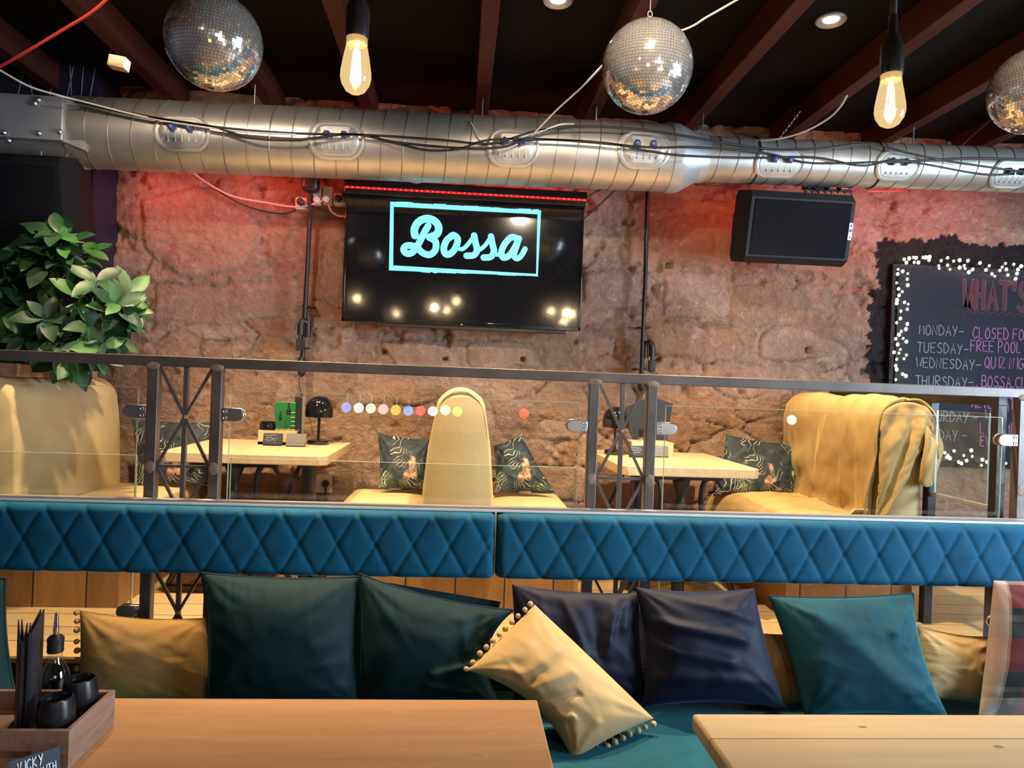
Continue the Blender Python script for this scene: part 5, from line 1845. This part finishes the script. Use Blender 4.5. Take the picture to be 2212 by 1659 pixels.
def pad(x0, x1, label):
    t = thing('quilted_backrest_pad', ((x0 + x1) / 2, 2.6, BZ0), label, 'backrest pad')
    h, r, dep = BZ1 - BZ0, .028, .085
    xs = np.arange(x0, x1 + .0001, (x1 - x0) / round((x1 - x0) / .0056))
    prof = []                       # (outline depth, height)
    for i in range(7):
        a = math.pi / 2 * i / 6
        prof.append((r - r * math.sin(a), BZ0 + r - r * math.cos(a)))
    for i in range(1, 30):
        prof.append((0, BZ0 + r + (h - 2 * r) * i / 30))
    for i in range(7):
        a = math.pi / 2 * i / 6
        prof.append((r - r * math.cos(a), BZ1 - r + r * math.sin(a)))
    prof = [(dep, BZ0)] + prof + [(dep, BZ1)]
    nz = len(prof)
    px_ = .1312
    ph = at(45, 1150, BYF).x
    zm = (BZ0 + BZ1) / 2
    vs = []
    for k, x in enumerate(xs):
        e = min(x - x0, x1 - x)
        er = max(0, 1 - e / r)
        end = r * (1 - math.sqrt(max(0, 1 - er * er)))
        for d, z in prof:
            a = (x - ph) / px_ + (z - zm) / h
            b = (x - ph) / px_ - (z - zm) / h
            da = abs(a - round(a)) * px_ * .87
            db = abs(b - round(b)) * px_ * .87
            q = .0060 * math.exp(-da / .0075) + .0060 * math.exp(-db / .0075)
            q = min(q, .009) + .0025 * math.exp(-min(da, db) / .03)
            puff = .004 * mnoise.noise((x * 5, z * 9, 2))
            y = BYF + d + (q + puff if d < dep * .5 else 0) + end
            zz = z
            if e < r * .6:
                zz = zm + (z - zm) * (1 - .06 * er)
            vs.append((x, y, zz))
    fs = []
    for k in range(len(xs) - 1):
        for i in range(nz - 1):
            fs.append((k * nz + i, (k + 1) * nz + i, (k + 1) * nz + i + 1, k * nz + i + 1))
    n_ = len(xs)
    fs.append(tuple(range(nz)))
    fs.append(tuple((n_ - 1) * nz + i for i in range(nz))[::-1])
    MB().add(vs, fs).obj('quilted_cover', 'velvet_band', t, sharp=180)
    MB().span((x0 + .01, BYF + .08, BZ0 + .01), (x1 - .01, BYF + .10, BZ1 - .004)).obj('backing_board', 'dark_wood', t, smooth=False)
    return t


seam = at(1072, 1180, BYF).x
pad(-2.45, seam - .003, 'teal velvet diamond quilted pad left of the seam')
pad(seam + .003, 3.2, 'teal velvet diamond quilted pad right of the seam')
lt_ = MB().span((-2.45, BYF + .052, BZ1 + .001), (3.2, 2.690, BZ1 + .010)).obj('back_ledge', 'ledge_white', bevel=.002)
tag(lt_, 'thin white ledge strip on top of the teal quilted pads', 'ledge')

# ------------------------------------------------------------------ long teal bench
bench = thing('bench_seat', (.3, 2.3, 0), 'long teal velvet bench seat below the scatter cushions', 'bench')
mb = MB()


def seat_pt(u, v):
    x = -2.5 + 5.7 * u
    y = 1.985 + .625 * v
    e = min(v, 1 - v) * .625
    dz = 0
    if e < .045:
        dz = -(.045 - math.sqrt(max(0, .045 ** 2 - (.045 - e) ** 2)))
    return Vector((x, y, .45 + dz + .006 * mnoise.noise((x * 2.5, y * 4, 3)) + .002 * mnoise.noise((x * 14, y * 6, 8))))


mb.grid(seat_pt, 160, 40)
mb.span((-2.5, 1.985, .30), (3.2, 2.61, .405))
mb.obj('seat_cushion', 'velvet_seat', bench, sharp=60)
MB().span((-2.5, 2.03, 0), (3.2, 2.60, .30)).obj('base', 'dark_wood', bench, smooth=False)


# ------------------------------------------------------------------ cushions
def cushion(label, quad, t, mat, bow=(.03, .03, .03, .03), seed=1, wr=.006, wf=6.0, gather=(0, 0, 0, 0), group=None, piping=None, pompom=(), name='cushion', uv=False, sag=0.0, folds=(), back_flat=.8, N=60, crease=.9, pr=.0095, cat='cushion'):
    """quad: top left, top right, bottom right, bottom left in the room; bow, gather and pompom go by edge: top, right, bottom, left"""
    TL, TR, BR, BL = [Vector(q) for q in quad]
    n = (TR - TL).cross(BL - TL)
    n.normalize()
    if n.y > 0:
        n = -n
    cen = (TL + TR + BR + BL) / 4
    W_ = ((TR - TL).length + (BR - BL).length) / 2
    H_ = ((BL - TL).length + (BR - TR).length) / 2
    th = thing(name, (cen.x, cen.y, min(BL.z, BR.z)), label, cat, group)

    def base(u, v):
        p = (TL * (1 - u) + TR * u) * (1 - v) + (BL * (1 - u) + BR * u) * v
        s_u, s_v = 4 * u * (1 - u), 4 * v * (1 - v)
        ex = (TR - TL).normalized()
        ey = (BL - TL).normalized()
        p = p + ey * (bow[0] * s_u * (1 - v) ** 2) - ey * (bow[2] * s_u * v ** 2)
        p = p + ex * (bow[3] * s_v * (1 - u) ** 2) - ex * (bow[1] * s_v * u ** 2)
        p = p + ey * sag * math.sin(math.pi * u) * (1 - v)
        return p

    def surf(u, v, s):
        pu, pv = max(0, 1 - abs(2 * u - 1) ** 2.4), max(0, 1 - abs(2 * v - 1) ** 2.4)
        k = (pu * pv) ** .55
        d = t * k * (1 if s > 0 else back_flat)
        em = min(1, 6 * min(u, 1 - u, v, 1 - v))
        qx, qy = u + .10 * mnoise.noise((u * 3, v * 3, seed)), v + .10 * mnoise.noise((u * 3 + 7, v * 3, seed))
        w = wr * mnoise.noise((qx * wf, qy * wf, seed * 3.1)) + wr * .5 * mnoise.noise((qx * wf * 2.4, qy * wf * 2.4, seed * 1.7 + s))
        w += wr * crease * (.45 - abs(mnoise.noise((qx * 3.2 + qy * 1.4, qy * 5.5 - qx * 2.2, seed * 2.3))) * 2.2)
        # creases that run in from the corners
        for (cu, cv) in ((0, 0), (1, 0), (1, 1), (0, 1)):
            du, dv = u - cu, v - cv
            r_ = math.hypot(du, dv) + 1e-4
            if r_ < .55:
                w += wr * .9 * math.sin(math.atan2(abs(dv), abs(du)) * 13 + seed) * (1 - r_ / .55) * min(1, r_ * 5)
        for (u0, v0, u1, v1, wd, am) in folds:
            ax, ay = u1 - u0, v1 - v0
            L2 = ax * ax + ay * ay
            q = max(0, min(1, ((u - u0) * ax + (v - v0) * ay) / L2))
            dd = math.hypot(u - u0 - ax * q, v - v0 - ay * q)
            w += am * math.exp(-(dd / wd) ** 2)
        for e, (dist, along) in enumerate(((v, u), (1 - u, v), (1 - v, u), (u, v))):
            if gather[e]:
                w += gather[e] * math.sin(along * 95 + 2.5 * math.sin(along * 23 + seed)) * math.exp(-dist * 9) * min(1, dist * 18)
        return base(u, v) + n * (s * d + w * em * (1 if s > 0 else .6))
    ts = [.5 - .5 * math.cos(math.pi * i / (N - 1)) for i in range(N)]
    ts = [.55 * a + .45 * i / (N - 1) for i, a in enumerate(ts)]
    mb = MB()
    uvs = []
    for s in (1, -1):
        vs = [surf(u, v, s) for v in ts for u in ts]
        fs = []
        for j in range(N - 1):
            for i in range(N - 1):
                f_ = (j * N + i, (j + 1) * N + i, (j + 1) * N + i + 1, j * N + i + 1)
                fs.append(f_ if s > 0 else f_[::-1])
        mb.add(vs, fs)
        uvs += [(u, 1 - v) for v in ts for u in ts]
    if uv:
        mb.uv = uvs
    mb.obj('cover', mat, th, sharp=180)
    ring = [base(u, 0) for u in ts[:-1]] + [base(1, v) for v in ts[:-1]] + [base(u, 1) for u in ts[::-1][:-1]] + [base(0, v) for v in ts[::-1][:-1]]
    if piping:
        MB().tube(ring, .0045, 7, closed=True).obj('piping', piping, th)
    for e in pompom:
        cnt = 11
        for i in range(cnt):
            a = (i + .5) / cnt
            p = {0: base(a, 0), 1: base(1, a), 2: base(a, 1), 3: base(0, a)}[e]
            out = (p - cen)
            out = (out - n * out.dot(n)).normalized()
            q = p + out * (pr * 1.25) + n * rnd.uniform(-.006, .006)
            if out.z < .3:
                q.z -= pr * .9
            pm = MB().ball(q, pr * rnd.uniform(.9, 1.1), 12, 8)
            pm.tube([p, q], .0012, 5)
            pm.obj('pompom', mat, th)
    return th


def quad(pts, yt, yb, dz=0):
    (a, b, c, d) = pts
    return [at(*a, yt), at(*b, yt), at(*c, yb), at(*d, yb)]


TD, TT, NV, MU = 'velvet_teal_dark', 'velvet_teal', 'satin_navy', 'cushion_mustard'
cushion('dark teal velvet cushion at the far left behind the black menus', quad([(-290, 1235), (12, 1250), (48, 1560), (-310, 1545)], 2.44, 2.30), .10, TD, (.02, .02, .02, .02), 3, .008, 5, piping=TD)
cushion('flat mustard cushion with pompom edge at the left of the bench', quad([(172, 1318), (446, 1334), (462, 1528), (168, 1524)], 2.49, 2.42), .055, 'cushion_mustard_dark', (.014, .0, .02, .006), 5, .003, 4, crease=.5, pompom=(3,))
cushion('large dark teal piped cushion nearest the mustard pompom cushion on the left', quad([(436, 1238), (776, 1246), (782, 1536), (446, 1530)], 2.47, 2.36), .105, TD, (.012, .006, .02, .016), 7, .0045, 3.5, crease=.5, gather=(.005, 0, 0, 0), piping=TD, folds=[(.35, .80, .95, .62, .04, .008), (.5, .92, .98, .80, .035, .009), (.75, .55, 1, .4, .05, .006)])
cushion('dark teal piped cushion slumped with its top right corner jutting out', quad([(776, 1240), (1108, 1318), (1086, 1534), (768, 1534)], 2.46, 2.36), .100, TD, (.020, .075, .02, .010), 9, .005, 3.5, crease=.5, gather=(.006, 0, 0, 0), piping=TD, folds=[(.55, .70, .95, .55, .035, .014), (.5, .80, .80, .86, .03, .010), (.7, .1, .8, .45, .04, .010), (.82, .1, .9, .4, .03, -.010)])
cushion('dark teal cushion back peeping above the slumped piped cushion', quad([(800, 1252), (1082, 1300), (1060, 1500), (800, 1500)], 2.53, 2.50), .03, TD, (.0, .02, .02, .010), 4, .004, 5)
cushion('shiny navy cushion behind the tilted mustard one', quad([(1106, 1262), (1382, 1280), (1404, 1522), (1106, 1530)], 2.50, 2.42), .075, NV, (.012, .012, .02, .008), 11, .005, 3, crease=.6, folds=[(.38, .05, .52, .55, .035, .016), (.60, .1, .66, .6, .05, -.012), (.78, .1, .68, .55, .035, .018), (.2, .03, .25, .4, .03, .008), (.9, .05, .84, .3, .03, .010)])
cushion('shiny navy cushion right of the gap beside the light teal one', quad([(1372, 1268), (1630, 1270), (1700, 1532), (1388, 1528)], 2.48, 2.37), .090, NV, (.014, .015, .02, .022), 13, .005, 3, crease=.6, folds=[(.05, .28, .75, .42, .05, .020), (.02, .5, .6, .62, .06, .016), (.1, .75, .9, .80, .06, .012), (.3, .05, .9, .25, .05, .012)])
cushion('mustard cushion half hidden between navy and light teal cushions', quad([(1600, 1366), (1722, 1372), (1770, 1530), (1610, 1530)], 2.53, 2.47), .05, 'cushion_mustard_dark', (.0, .0, .02, .01), 15, .003)
cushion('light teal velvet piped cushion leaning right of the navy pair', quad([(1662, 1288), (1972, 1282), (2052, 1556), (1742, 1552)], 2.49, 2.33), .105, TT, (.012, .035, .02, .012), 17, .005, 3.5, crease=.5, gather=(.006, .002, 0, 0), piping=TD, folds=[(.1, .05, .75, .95, .12, .012), (.9, .12, .70, .34, .04, .016), (.95, .3, .78, .45, .03, .010), (.98, .7, .7, .85, .04, .010), (.98, .85, .75, .93, .03, .009)])
cushion('mustard pompom cushion between light teal and tartan cushions', quad([(1978, 1348), (2142, 1374), (2136, 1528), (1970, 1520)], 2.50, 2.43), .060, MU, (.014, .0, .02, .004), 19, .004, 4, gather=(0, 0, 0, .004), pompom=(3,), pr=.007)
cushion('red and black tartan cushion with pale fringe at the far right', quad([(2146, 1254), (2420, 1262), (2420, 1570), (2112, 1556)], 2.44, 2.32), .085, 'tartan_fabric', (.0, .02, .02, .008), 21, .005, 4, uv=True)
cushion('mustard pompom cushion tipped on its corner in front of the bench cushions', [at(1155, 1306, 2.365), at(1412, 1552, 2.265), at(1238, 1644, 2.14), at(1008, 1448, 2.265)], .096, MU, (.0, .010, .050, .002), 23, .0045, 3.2, crease=.55, pompom=(3, 1), folds=[(.45, .35, .40, .95, .05, .014), (.60, .5, .50, .98, .03, -.012), (.72, .75, .65, 1, .03, .016), (.30, .2, .28, .8, .04, .008), (.85, .55, .95, .9, .03, .008)])

# floral cushions in the booths
FC = 'floral_fabric'
cushion('dark floral cushion by the wall on the left booth bench', quad([(285, 905), (455, 912), (450, 1050), (290, 1050)], 4.13, 4.02), .05, FC, (.01, .01, .01, .01), 31, .004, piping=None)
cushion('dark floral cushion left of the rounded booth backrest', quad([(815, 934), (932, 950), (926, 1062), (818, 1056)], 4.12, 3.98), .055, FC, (.01, .01, .01, .012), 33, .005)
cushion('dark floral cushion with a peaked corner right of the rounded booth backrest', [at(1066, 962, 4.08), at(1126, 936, 4.12), at(1200, 1064, 3.98), at(1070, 1064, 3.94)], .06, FC, (.015, .012, .01, .01), 35, .006)
cushion('dark floral cushion against the throw on the right booth', quad([(1568, 938), (1726, 962), (1712, 1062), (1540, 1072)], 4.12, 3.95), .055, FC, (.012, .0, .01, .015), 37, .006)

# ------------------------------------------------------------------ lower tables
def dining_table(x0, x1, y0, y1, z, th, mat, label, rnd_=.01):
    t = thing('dining_table', ((x0 + x1) / 2, (y0 + y1) / 2, 0), label, 'table')
    MB().span((x0, y0, z - th), (x1, y1, z)).obj('tabletop', mat, t, bevel=rnd_, seg=3)
    for x in (x0 + .10, x1 - .10):
        for y in (y0 + .1, y1 - .12):
            MB().span((x - .035, y - .035, 0), (x + .035, y + .035, z - th - .05)).obj('leg', 'dark_wood', t, bevel=.004)
    mb = MB()
    mb.span((x0 + .07, y0 + .07, z - th - .075), (x1 - .07, y0 + .10, z - th)).span((x0 + .07, y1 - .12, z - th - .075), (x1 - .07, y1 - .09, z - th))
    mb.span((x0 + .07, y0 + .10, z - th - .075), (x0 + .10, y1 - .12, z - th)).span((x1 - .10, y0 + .10, z - th - .075), (x1 - .07, y1 - .12, z - th))
    mb.obj('apron', 'dark_wood', t, smooth=False)
    return t


dining_table(-1.45, .228, 1.02, 1.826, .75, .035, 'table_brown', 'worn brown wooden table with the condiment crate on it', .005)
dining_table(.606, 2.10, 1.00, 1.753, .75, .042, 'table_pine', 'pale knotty pine table at the lower right', .008)

# ------------------------------------------------------------------ condiment crate and what stands in it
cx0, cx1, cy0, cy1, cz0, cz1 = -1.02, -.745, 1.49, 1.685, .75, .830
cr = thing('condiment_crate', ((cx0 + cx1) / 2, (cy0 + cy1) / 2, cz0), 'rustic wooden crate with slotted handle holding menus and sauces', 'crate')
MB().span((cx0 + .012, cy0 + .012, cz0), (cx1 - .012, cy1 - .012, cz0 + .038)).obj('base', 'tray_wood', cr, smooth=False)
tk = .011
fp = MB()          # front with the hand slot
sx0, sx1, sz0, sz1 = -.905, -.815, .775, .79
fp.span((cx0, cy0, cz0), (cx1, cy0 + tk, sz0)).span((cx0, cy0, sz1), (cx1, cy0 + tk, cz1)).span((cx0, cy0, sz0), (sx0, cy0 + tk, sz1)).span((sx1, cy0, sz0), (cx1, cy0 + tk, sz1))
fp.obj('front_panel', 'tray_wood', cr, smooth=False)
MB().span((cx0, cy1 - tk, cz0), (cx1, cy1, cz1)).obj('back_panel', 'tray_wood', cr, bevel=.002)
MB().span((cx1 - tk, cy0 + tk, cz0), (cx1, cy1 - tk, cz1)).obj('side_panel', 'tray_wood', cr, bevel=.002)
MB().span((cx0, cy0 + tk, cz0), (cx0 + tk, cy1 - tk, cz1)).obj('side_panel', 'tray_wood', cr, bevel=.002)
FZ = cz0 + .0385


def tealight(x, y, label):
    t = thing('tealight_holder', (x, y, FZ), label, 'candle holder')
    MB().lathe([(0, 0), (.027, 0), (.030, .004), (.029, .014), (.027, .014), (0, .010)], (x, y, FZ), 28).obj('glass_base', 'bottle_glass', t)
    MB().lathe([(.0285, .012), (.0335, .020), (.0355, .040), (.035, .062), (.0305, .083), (.028, .085), (.028, .080), (.0315, .06), (.031, .03), (0, .022)], (x, y, FZ), 36).obj('sleeve', 'black_gloss_soft', t)
    MB().lathe([(.0275, .078), (.0285, .083), (.0265, .084), (.024, .07), (.022, .055), (0, .052)], (x, y, FZ), 28).obj('glass_insert', 'bottle_glass', t)


plain('black_gloss_soft', (0.010, 0.010, 0.013), 0.30)
pa, pb = at(121, 1560, 1.548), at(174, 1512, 1.645)
tealight(pa.x, 1.548, 'black barrel tealight holder at the front of the crate')
tealight(pb.x, 1.642, 'black barrel tealight holder at the back corner of the crate')
bx = at(118, 1450, 1.625).x
ob = thing('oil_bottle', (bx, 1.625, FZ), 'clear oil bottle with steel pourer standing in the crate', 'bottle')
MB().lathe([(0, 0), (.027, 0), (.0295, .004), (.0295, .090), (.028, .102), (.021, .118), (.0145, .130), (.0135, .155), (.0135, .165)], (bx, 1.625, FZ), 32).obj('glass_body', 'bottle_glass', ob, sharp=180)
MB().lathe([(0, .005), (.0265, .005), (.0275, .045), (0, .046)], (bx, 1.625, FZ), 24).obj('oil', 'oil_liquid', ob)
MB().lathe([(.0155, .148), (.0165, .152), (.0155, .157), (.0165, .161), (.0155, .166), (.0165, .170), (.0165, .178), (.012, .183), (.006, .186)], (bx, 1.625, FZ), 24).obj('stopper', 'black_plastic', ob)
MB().lathe([(.0045, .184), (.0058, .196), (.0050, .206), (.0036, .228), (.0030, .232), (0, .232)], (bx, 1.625, FZ), 16).obj('pourer', 'chrome', ob)
for k, (px_, dy, rz, hh, dx, lb) in enumerate(((40, 0, -.62, .215, 0, 'black menu folder leaning leftmost in the crate'), (52, .005, -.50, .205, 0, 'black menu folder in the middle of the crate row'), (72, .01, -.36, .232, 0, 'tall black menu folder nearest the oil bottle'))):
    c = at(px_, 1480, 1.58 + dy)
    m = Matrix.Rotation(-rz * .9, 3, 'Z')
    mb = MB()
    ex, ey = m @ EX, m @ Vector((0, 1, 0))
    # two stiff covers that open slightly
    b0_ = Vector((c.x, 1.58 + dy, FZ))
    for s in (-1, 1):
        o_ = b0_ + ex * (s * .003)
        mb.prism([(-.06, 0), (.06, 0), (.06, hh), (-.06, hh - .012)], o_, ey, EZ, .0022)
    t = thing('menu_folder', b0_, lb, 'menu')
    mb.obj('cover', 'card_black', t, smooth=False)
    MB().cyl(b0_ - ey * .060, b0_ - ey * .060 + EZ * (hh - .012), .0042, n=10).obj('spine', 'black_gloss_soft', t)
# the written card in front
ca, cb2 = at(14, 1655, 1.40), at(131, 1607, 1.465)
ca, cb2 = Vector((ca.x, 1.405, .803)), Vector((cb2.x, 1.462, .803))
u = (cb2 - ca).normalized()
n_ = Vector((u.y, -u.x, 0))
v = (EZ * .97 - n_ * .24).normalized()
kc = thing('name_card', ((ca.x + cb2.x) / 2, 1.435, .75), 'blue-black card with white handwriting leaning on the crate front', 'reservation card')
w = (cb2 - ca).length
bt = .0640
A_ = Vector((ca.x, ca.y, .751)) + n_ * .012
plain('card_slate', (0.009, 0.017, 0.036), 0.5)
MB().prism([(0, 0), (w, 0), (w, bt), (0, bt)], A_, u, v, .003).obj('board', 'card_slate', kc, smooth=False)
tx = MB()
f0 = u.cross(v).normalized() * .0034
sl = (u * .98 + v * .10).normalized()
letter(tx, 'VICKY', A_ + f0 + u * .014 + v * .0390, sl, v, .0170, .0008, wf=.52, adv=1.45, jit=.02)
letter(tx, 'SMITH', A_ + f0 + u * .042 + v * .0215, sl, v, .0150, .0008, wf=.50, adv=1.45, jit=.02)
plain('chalk_white_bright', (0.75, 0.82, 0.85), 0.8)
tx.obj('handwriting', 'chalk_white_bright', kc, smooth=False)

# ------------------------------------------------------------------ plant above the left booth
pot = thing('potted_plant', (-1.98, 3.62, 1.50), 'bushy broad-leaved green plant behind the left booth backrest', 'plant')
MB().span((-2.33, 3.30, 1.502), (-1.92, 4.0, 1.56)).obj('planter_box', 'tray_wood', pot, bevel=.004)
MB().span((-2.31, 3.32, 1.545), (-1.94, 3.98, 1.566)).obj('soil', 'soil', pot, smooth=False)
prnd = random.Random(23)
leafm = {'leaf_green': MB(), 'leaf_dark': MB(), 'leaf_pale': MB()}
stems = MB()


def leaf(base, d, up, L, w, mat):
    d = d.normalized()
    s = d.cross(up)
    if s.length < 1e-3:
        s = Vector((1, 0, 0))
    s.normalize()
    nn = s.cross(d)
    mb = leafm[mat]
    prof = [(0, .06), (.12, .42), (.28, .80), (.45, 1.0), (.62, .95), (.78, .70), (.90, .38), (1.0, .02)]
    vs, fs = [], []
    curl = prnd.uniform(.15, .55)
    for t_, k in prof:
        c_ = base + d * (L * t_) - nn * (L * curl * t_ * t_ * .5)
        wv = .008 * math.sin(t_ * 9 + base.x * 40)
        vs += [c_ + s * (w * k * .5) + nn * (w * .13 * k + wv * .3), c_, c_ - s * (w * k * .5) + nn * (w * .13 * k - wv * .3)]
    for i in range(len(prof) - 1):
        a = 3 * i
        fs += [(a, a + 1, a + 4, a + 3), (a + 1, a + 2, a + 5, a + 4)]
    mb.add(vs, fs)


outline = [(-40, 540), (5, 515), (30, 545), (75, 530), (100, 500), (135, 500), (165, 520), (190, 560), (210, 590), (225, 600), (255, 610), (290, 640), (285, 690), (262, 730), (240, 752), (185, 772), (150, 790), (130, 770), (60, 760), (-40, 760)]
def in_px(x, y):
    c = False
    for i in range(len(outline)):
        x0, y0 = outline[i]
        x1, y1 = outline[(i + 1) % len(outline)]
        if (y0 > y) != (y1 > y) and x < (x1 - x0) * (y - y0) / (y1 - y0) + x0:
            c = not c
    return c
roots = [Vector((-2.16, 3.5, 1.56)), Vector((-2.10, 3.65, 1.56)), Vector((-2.02, 3.55, 1.56)), Vector((-2.18, 3.8, 1.56)), Vector((-2.0, 3.75, 1.56))]
done = 0
while done < 112:
    x, y = prnd.uniform(-40, 292), prnd.uniform(500, 792)
    if not in_px(x, y):
        continue
    Y = prnd.uniform(3.28, 3.78)
    if x > 200:
        Y = prnd.uniform(3.25, 3.55)
    p = at(x, y, Y)
    if p.x < WX0 + .1:
        continue
    done += 1
    b_ = min(roots, key=lambda q: (q - p).length)
    mid = b_.lerp(p, .55) + Vector((prnd.uniform(-.03, .03), prnd.uniform(-.03, .03), .06))
    c_ = catmull([b_, mid, p], 5)
    stems.tube(c_, [.0065 - .004 * i / (len(c_) - 1) for i in range(len(c_))], 6)
    axis = (p - mid).normalized()
    axis = (axis + Vector((prnd.uniform(-.5, .5), -.45, .35))).normalized()
    nl_ = prnd.randint(4, 6)
    a0 = prnd.uniform(0, 6)
    ref = axis.orthogonal().normalized()
    ref2 = axis.cross(ref)
    for k in range(nl_):
        a = a0 + k * 2 * math.pi / nl_ + prnd.uniform(-.3, .3)
        out = ref * math.cos(a) + ref2 * math.sin(a)
        d = out + axis * prnd.uniform(.15, .8)
        d.z -= .15
        L = prnd.uniform(.09, .155)
        r_ = prnd.random()
        leaf(p + axis * prnd.uniform(-.03, .01), d, axis + Vector((0, -.3, .4)), L, L * prnd.uniform(.40, .52), 'leaf_pale' if r_ < .05 else ('leaf_dark' if r_ < .68 else 'leaf_green'))
# the long leaves that hang over the backrest
for x0, y0, x1, y1 in ((120, 770, 150, 825), (165, 760, 190, 800), (95, 745, 60, 790), (185, 700, 205, 765)):
    b_, e_ = at(x0, y0, 3.26), at(x1, y1, 3.22)
    leaf(b_, e_ - b_, Vector((0, -1, .2)), (e_ - b_).length, (e_ - b_).length * .48, 'leaf_green')
for k, m in leafm.items():
    m.obj('foliage', k, pot, sharp=180)
stems.obj('stem', 'stem_bark', pot)

# ------------------------------------------------------------------ bar behind the viewer, mirrored in the glass
bar = thing('bar_counter', (.2, -1.95, 0), 'dark bar counter standing behind the viewer', 'bar')
MB().span((-2.0, -2.25, 0), (2.2, -1.70, 1.02)).obj('counter_front', 'bar_front', bar, smooth=False)
MB().span((-2.05, -2.3, 1.02), (2.25, -1.66, 1.06)).obj('counter_top', 'dark_wood', bar, bevel=.005)
names = ['blue', 'white', 'cream', 'rose', 'amber', 'sky', 'crimson', 'white', 'cream', 'gold']
pxs = [(748, 880), (775, 881), (801, 882), (828, 884), (855, 886), (882, 887), (908, 887), (935, 888), (962, 886), (988, 889), (1132, 893), (1710, 907)]
names += ['scarlet', 'white']
place = ['first in the row', 'second in the row', 'third in the row', 'fourth in the row', 'fifth in the row', 'sixth in the row', 'seventh in the row', 'eighth in the row', 'ninth in the row', 'last in the row', 'apart from the row', 'far from the row']
for (px_, py_), nm, pl in zip(pxs, names, place):
    vimg = at(px_, py_, 2 * GY + 1.80)
    x, z = vimg.x, vimg.z
    t = thing('beer_tap', (x, -1.80, 1.06), 'lit %s tap badge on the bar behind the viewer, %s' % (nm, pl), 'beer tap')
    MB().lathe([(0, 0), (.048, 0), (.050, .004), (.050, .014), (.046, .018), (0, .018)], (x, -1.80, z), 24, Matrix.Rotation(R(-90), 3, 'X')).obj('badge', 'tap_' + nm, t)
    MB().lathe([(.051, -.004), (.054, 0), (.054, .012), (.051, .014)], (x, -1.805, z), 24, Matrix.Rotation(R(-90), 3, 'X')).obj('badge_rim', 'chrome', t)
    MB().cyl((x, -1.84, 1.06), (x, -1.84, z + .02), .016, n=12).obj('column', 'chrome', t)
    MB().cyl((x, -1.82, z + .05), (x, -1.82, z + .14), .010, n=10).obj('tap_handle', 'chrome', t)

# ------------------------------------------------------------------ what repeats shares a group
for o in list(COL.objects):
    if o.parent is not None or 'label' not in o or 'group' in o or o.get('kind') == 'structure':
        continue
    n = o.name.split('.')[0]
    if n == 'cushion':
        o['group'] = 'floral cushions in the booths' if 'floral' in o['label'] else 'scatter cushions on the teal bench'
    else:
        g = {'hanging_cable': 'cables along duct and ceiling', 'mounted_cable': 'cables on the stone wall', 'hanging_mirror_ball': 'mirror balls', 'pendant_bulb': 'pendant bulbs over the front tables', 'ceiling_downlight': 'ceiling downlights',
             'booth_bench': 'mustard booths', 'booth_table': 'booth tables', 'dining_table': 'front dining tables', 'power_socket': 'wall sockets', 'mounted_conduit': 'black wall conduits', 'mounted_speaker': 'loudspeakers', 'quilted_backrest_pad': 'quilted pads',
             'table_lamp': 'dome lamps', 'menu_folder': 'menus in the crate', 'menu': 'menus on booth tables', 'sauce_bottle': 'sauce bottles', 'tealight_holder': 'tealight holders in the crate', 'beer_tap': 'beer taps on the bar', 'mounted_red_lamp': 'red lamps'}.get(n)
        if n == 'name_card' and 'slate' in o['label']:
            g = 'slate cards on the booth tables'
        if g:
            o['group'] = g
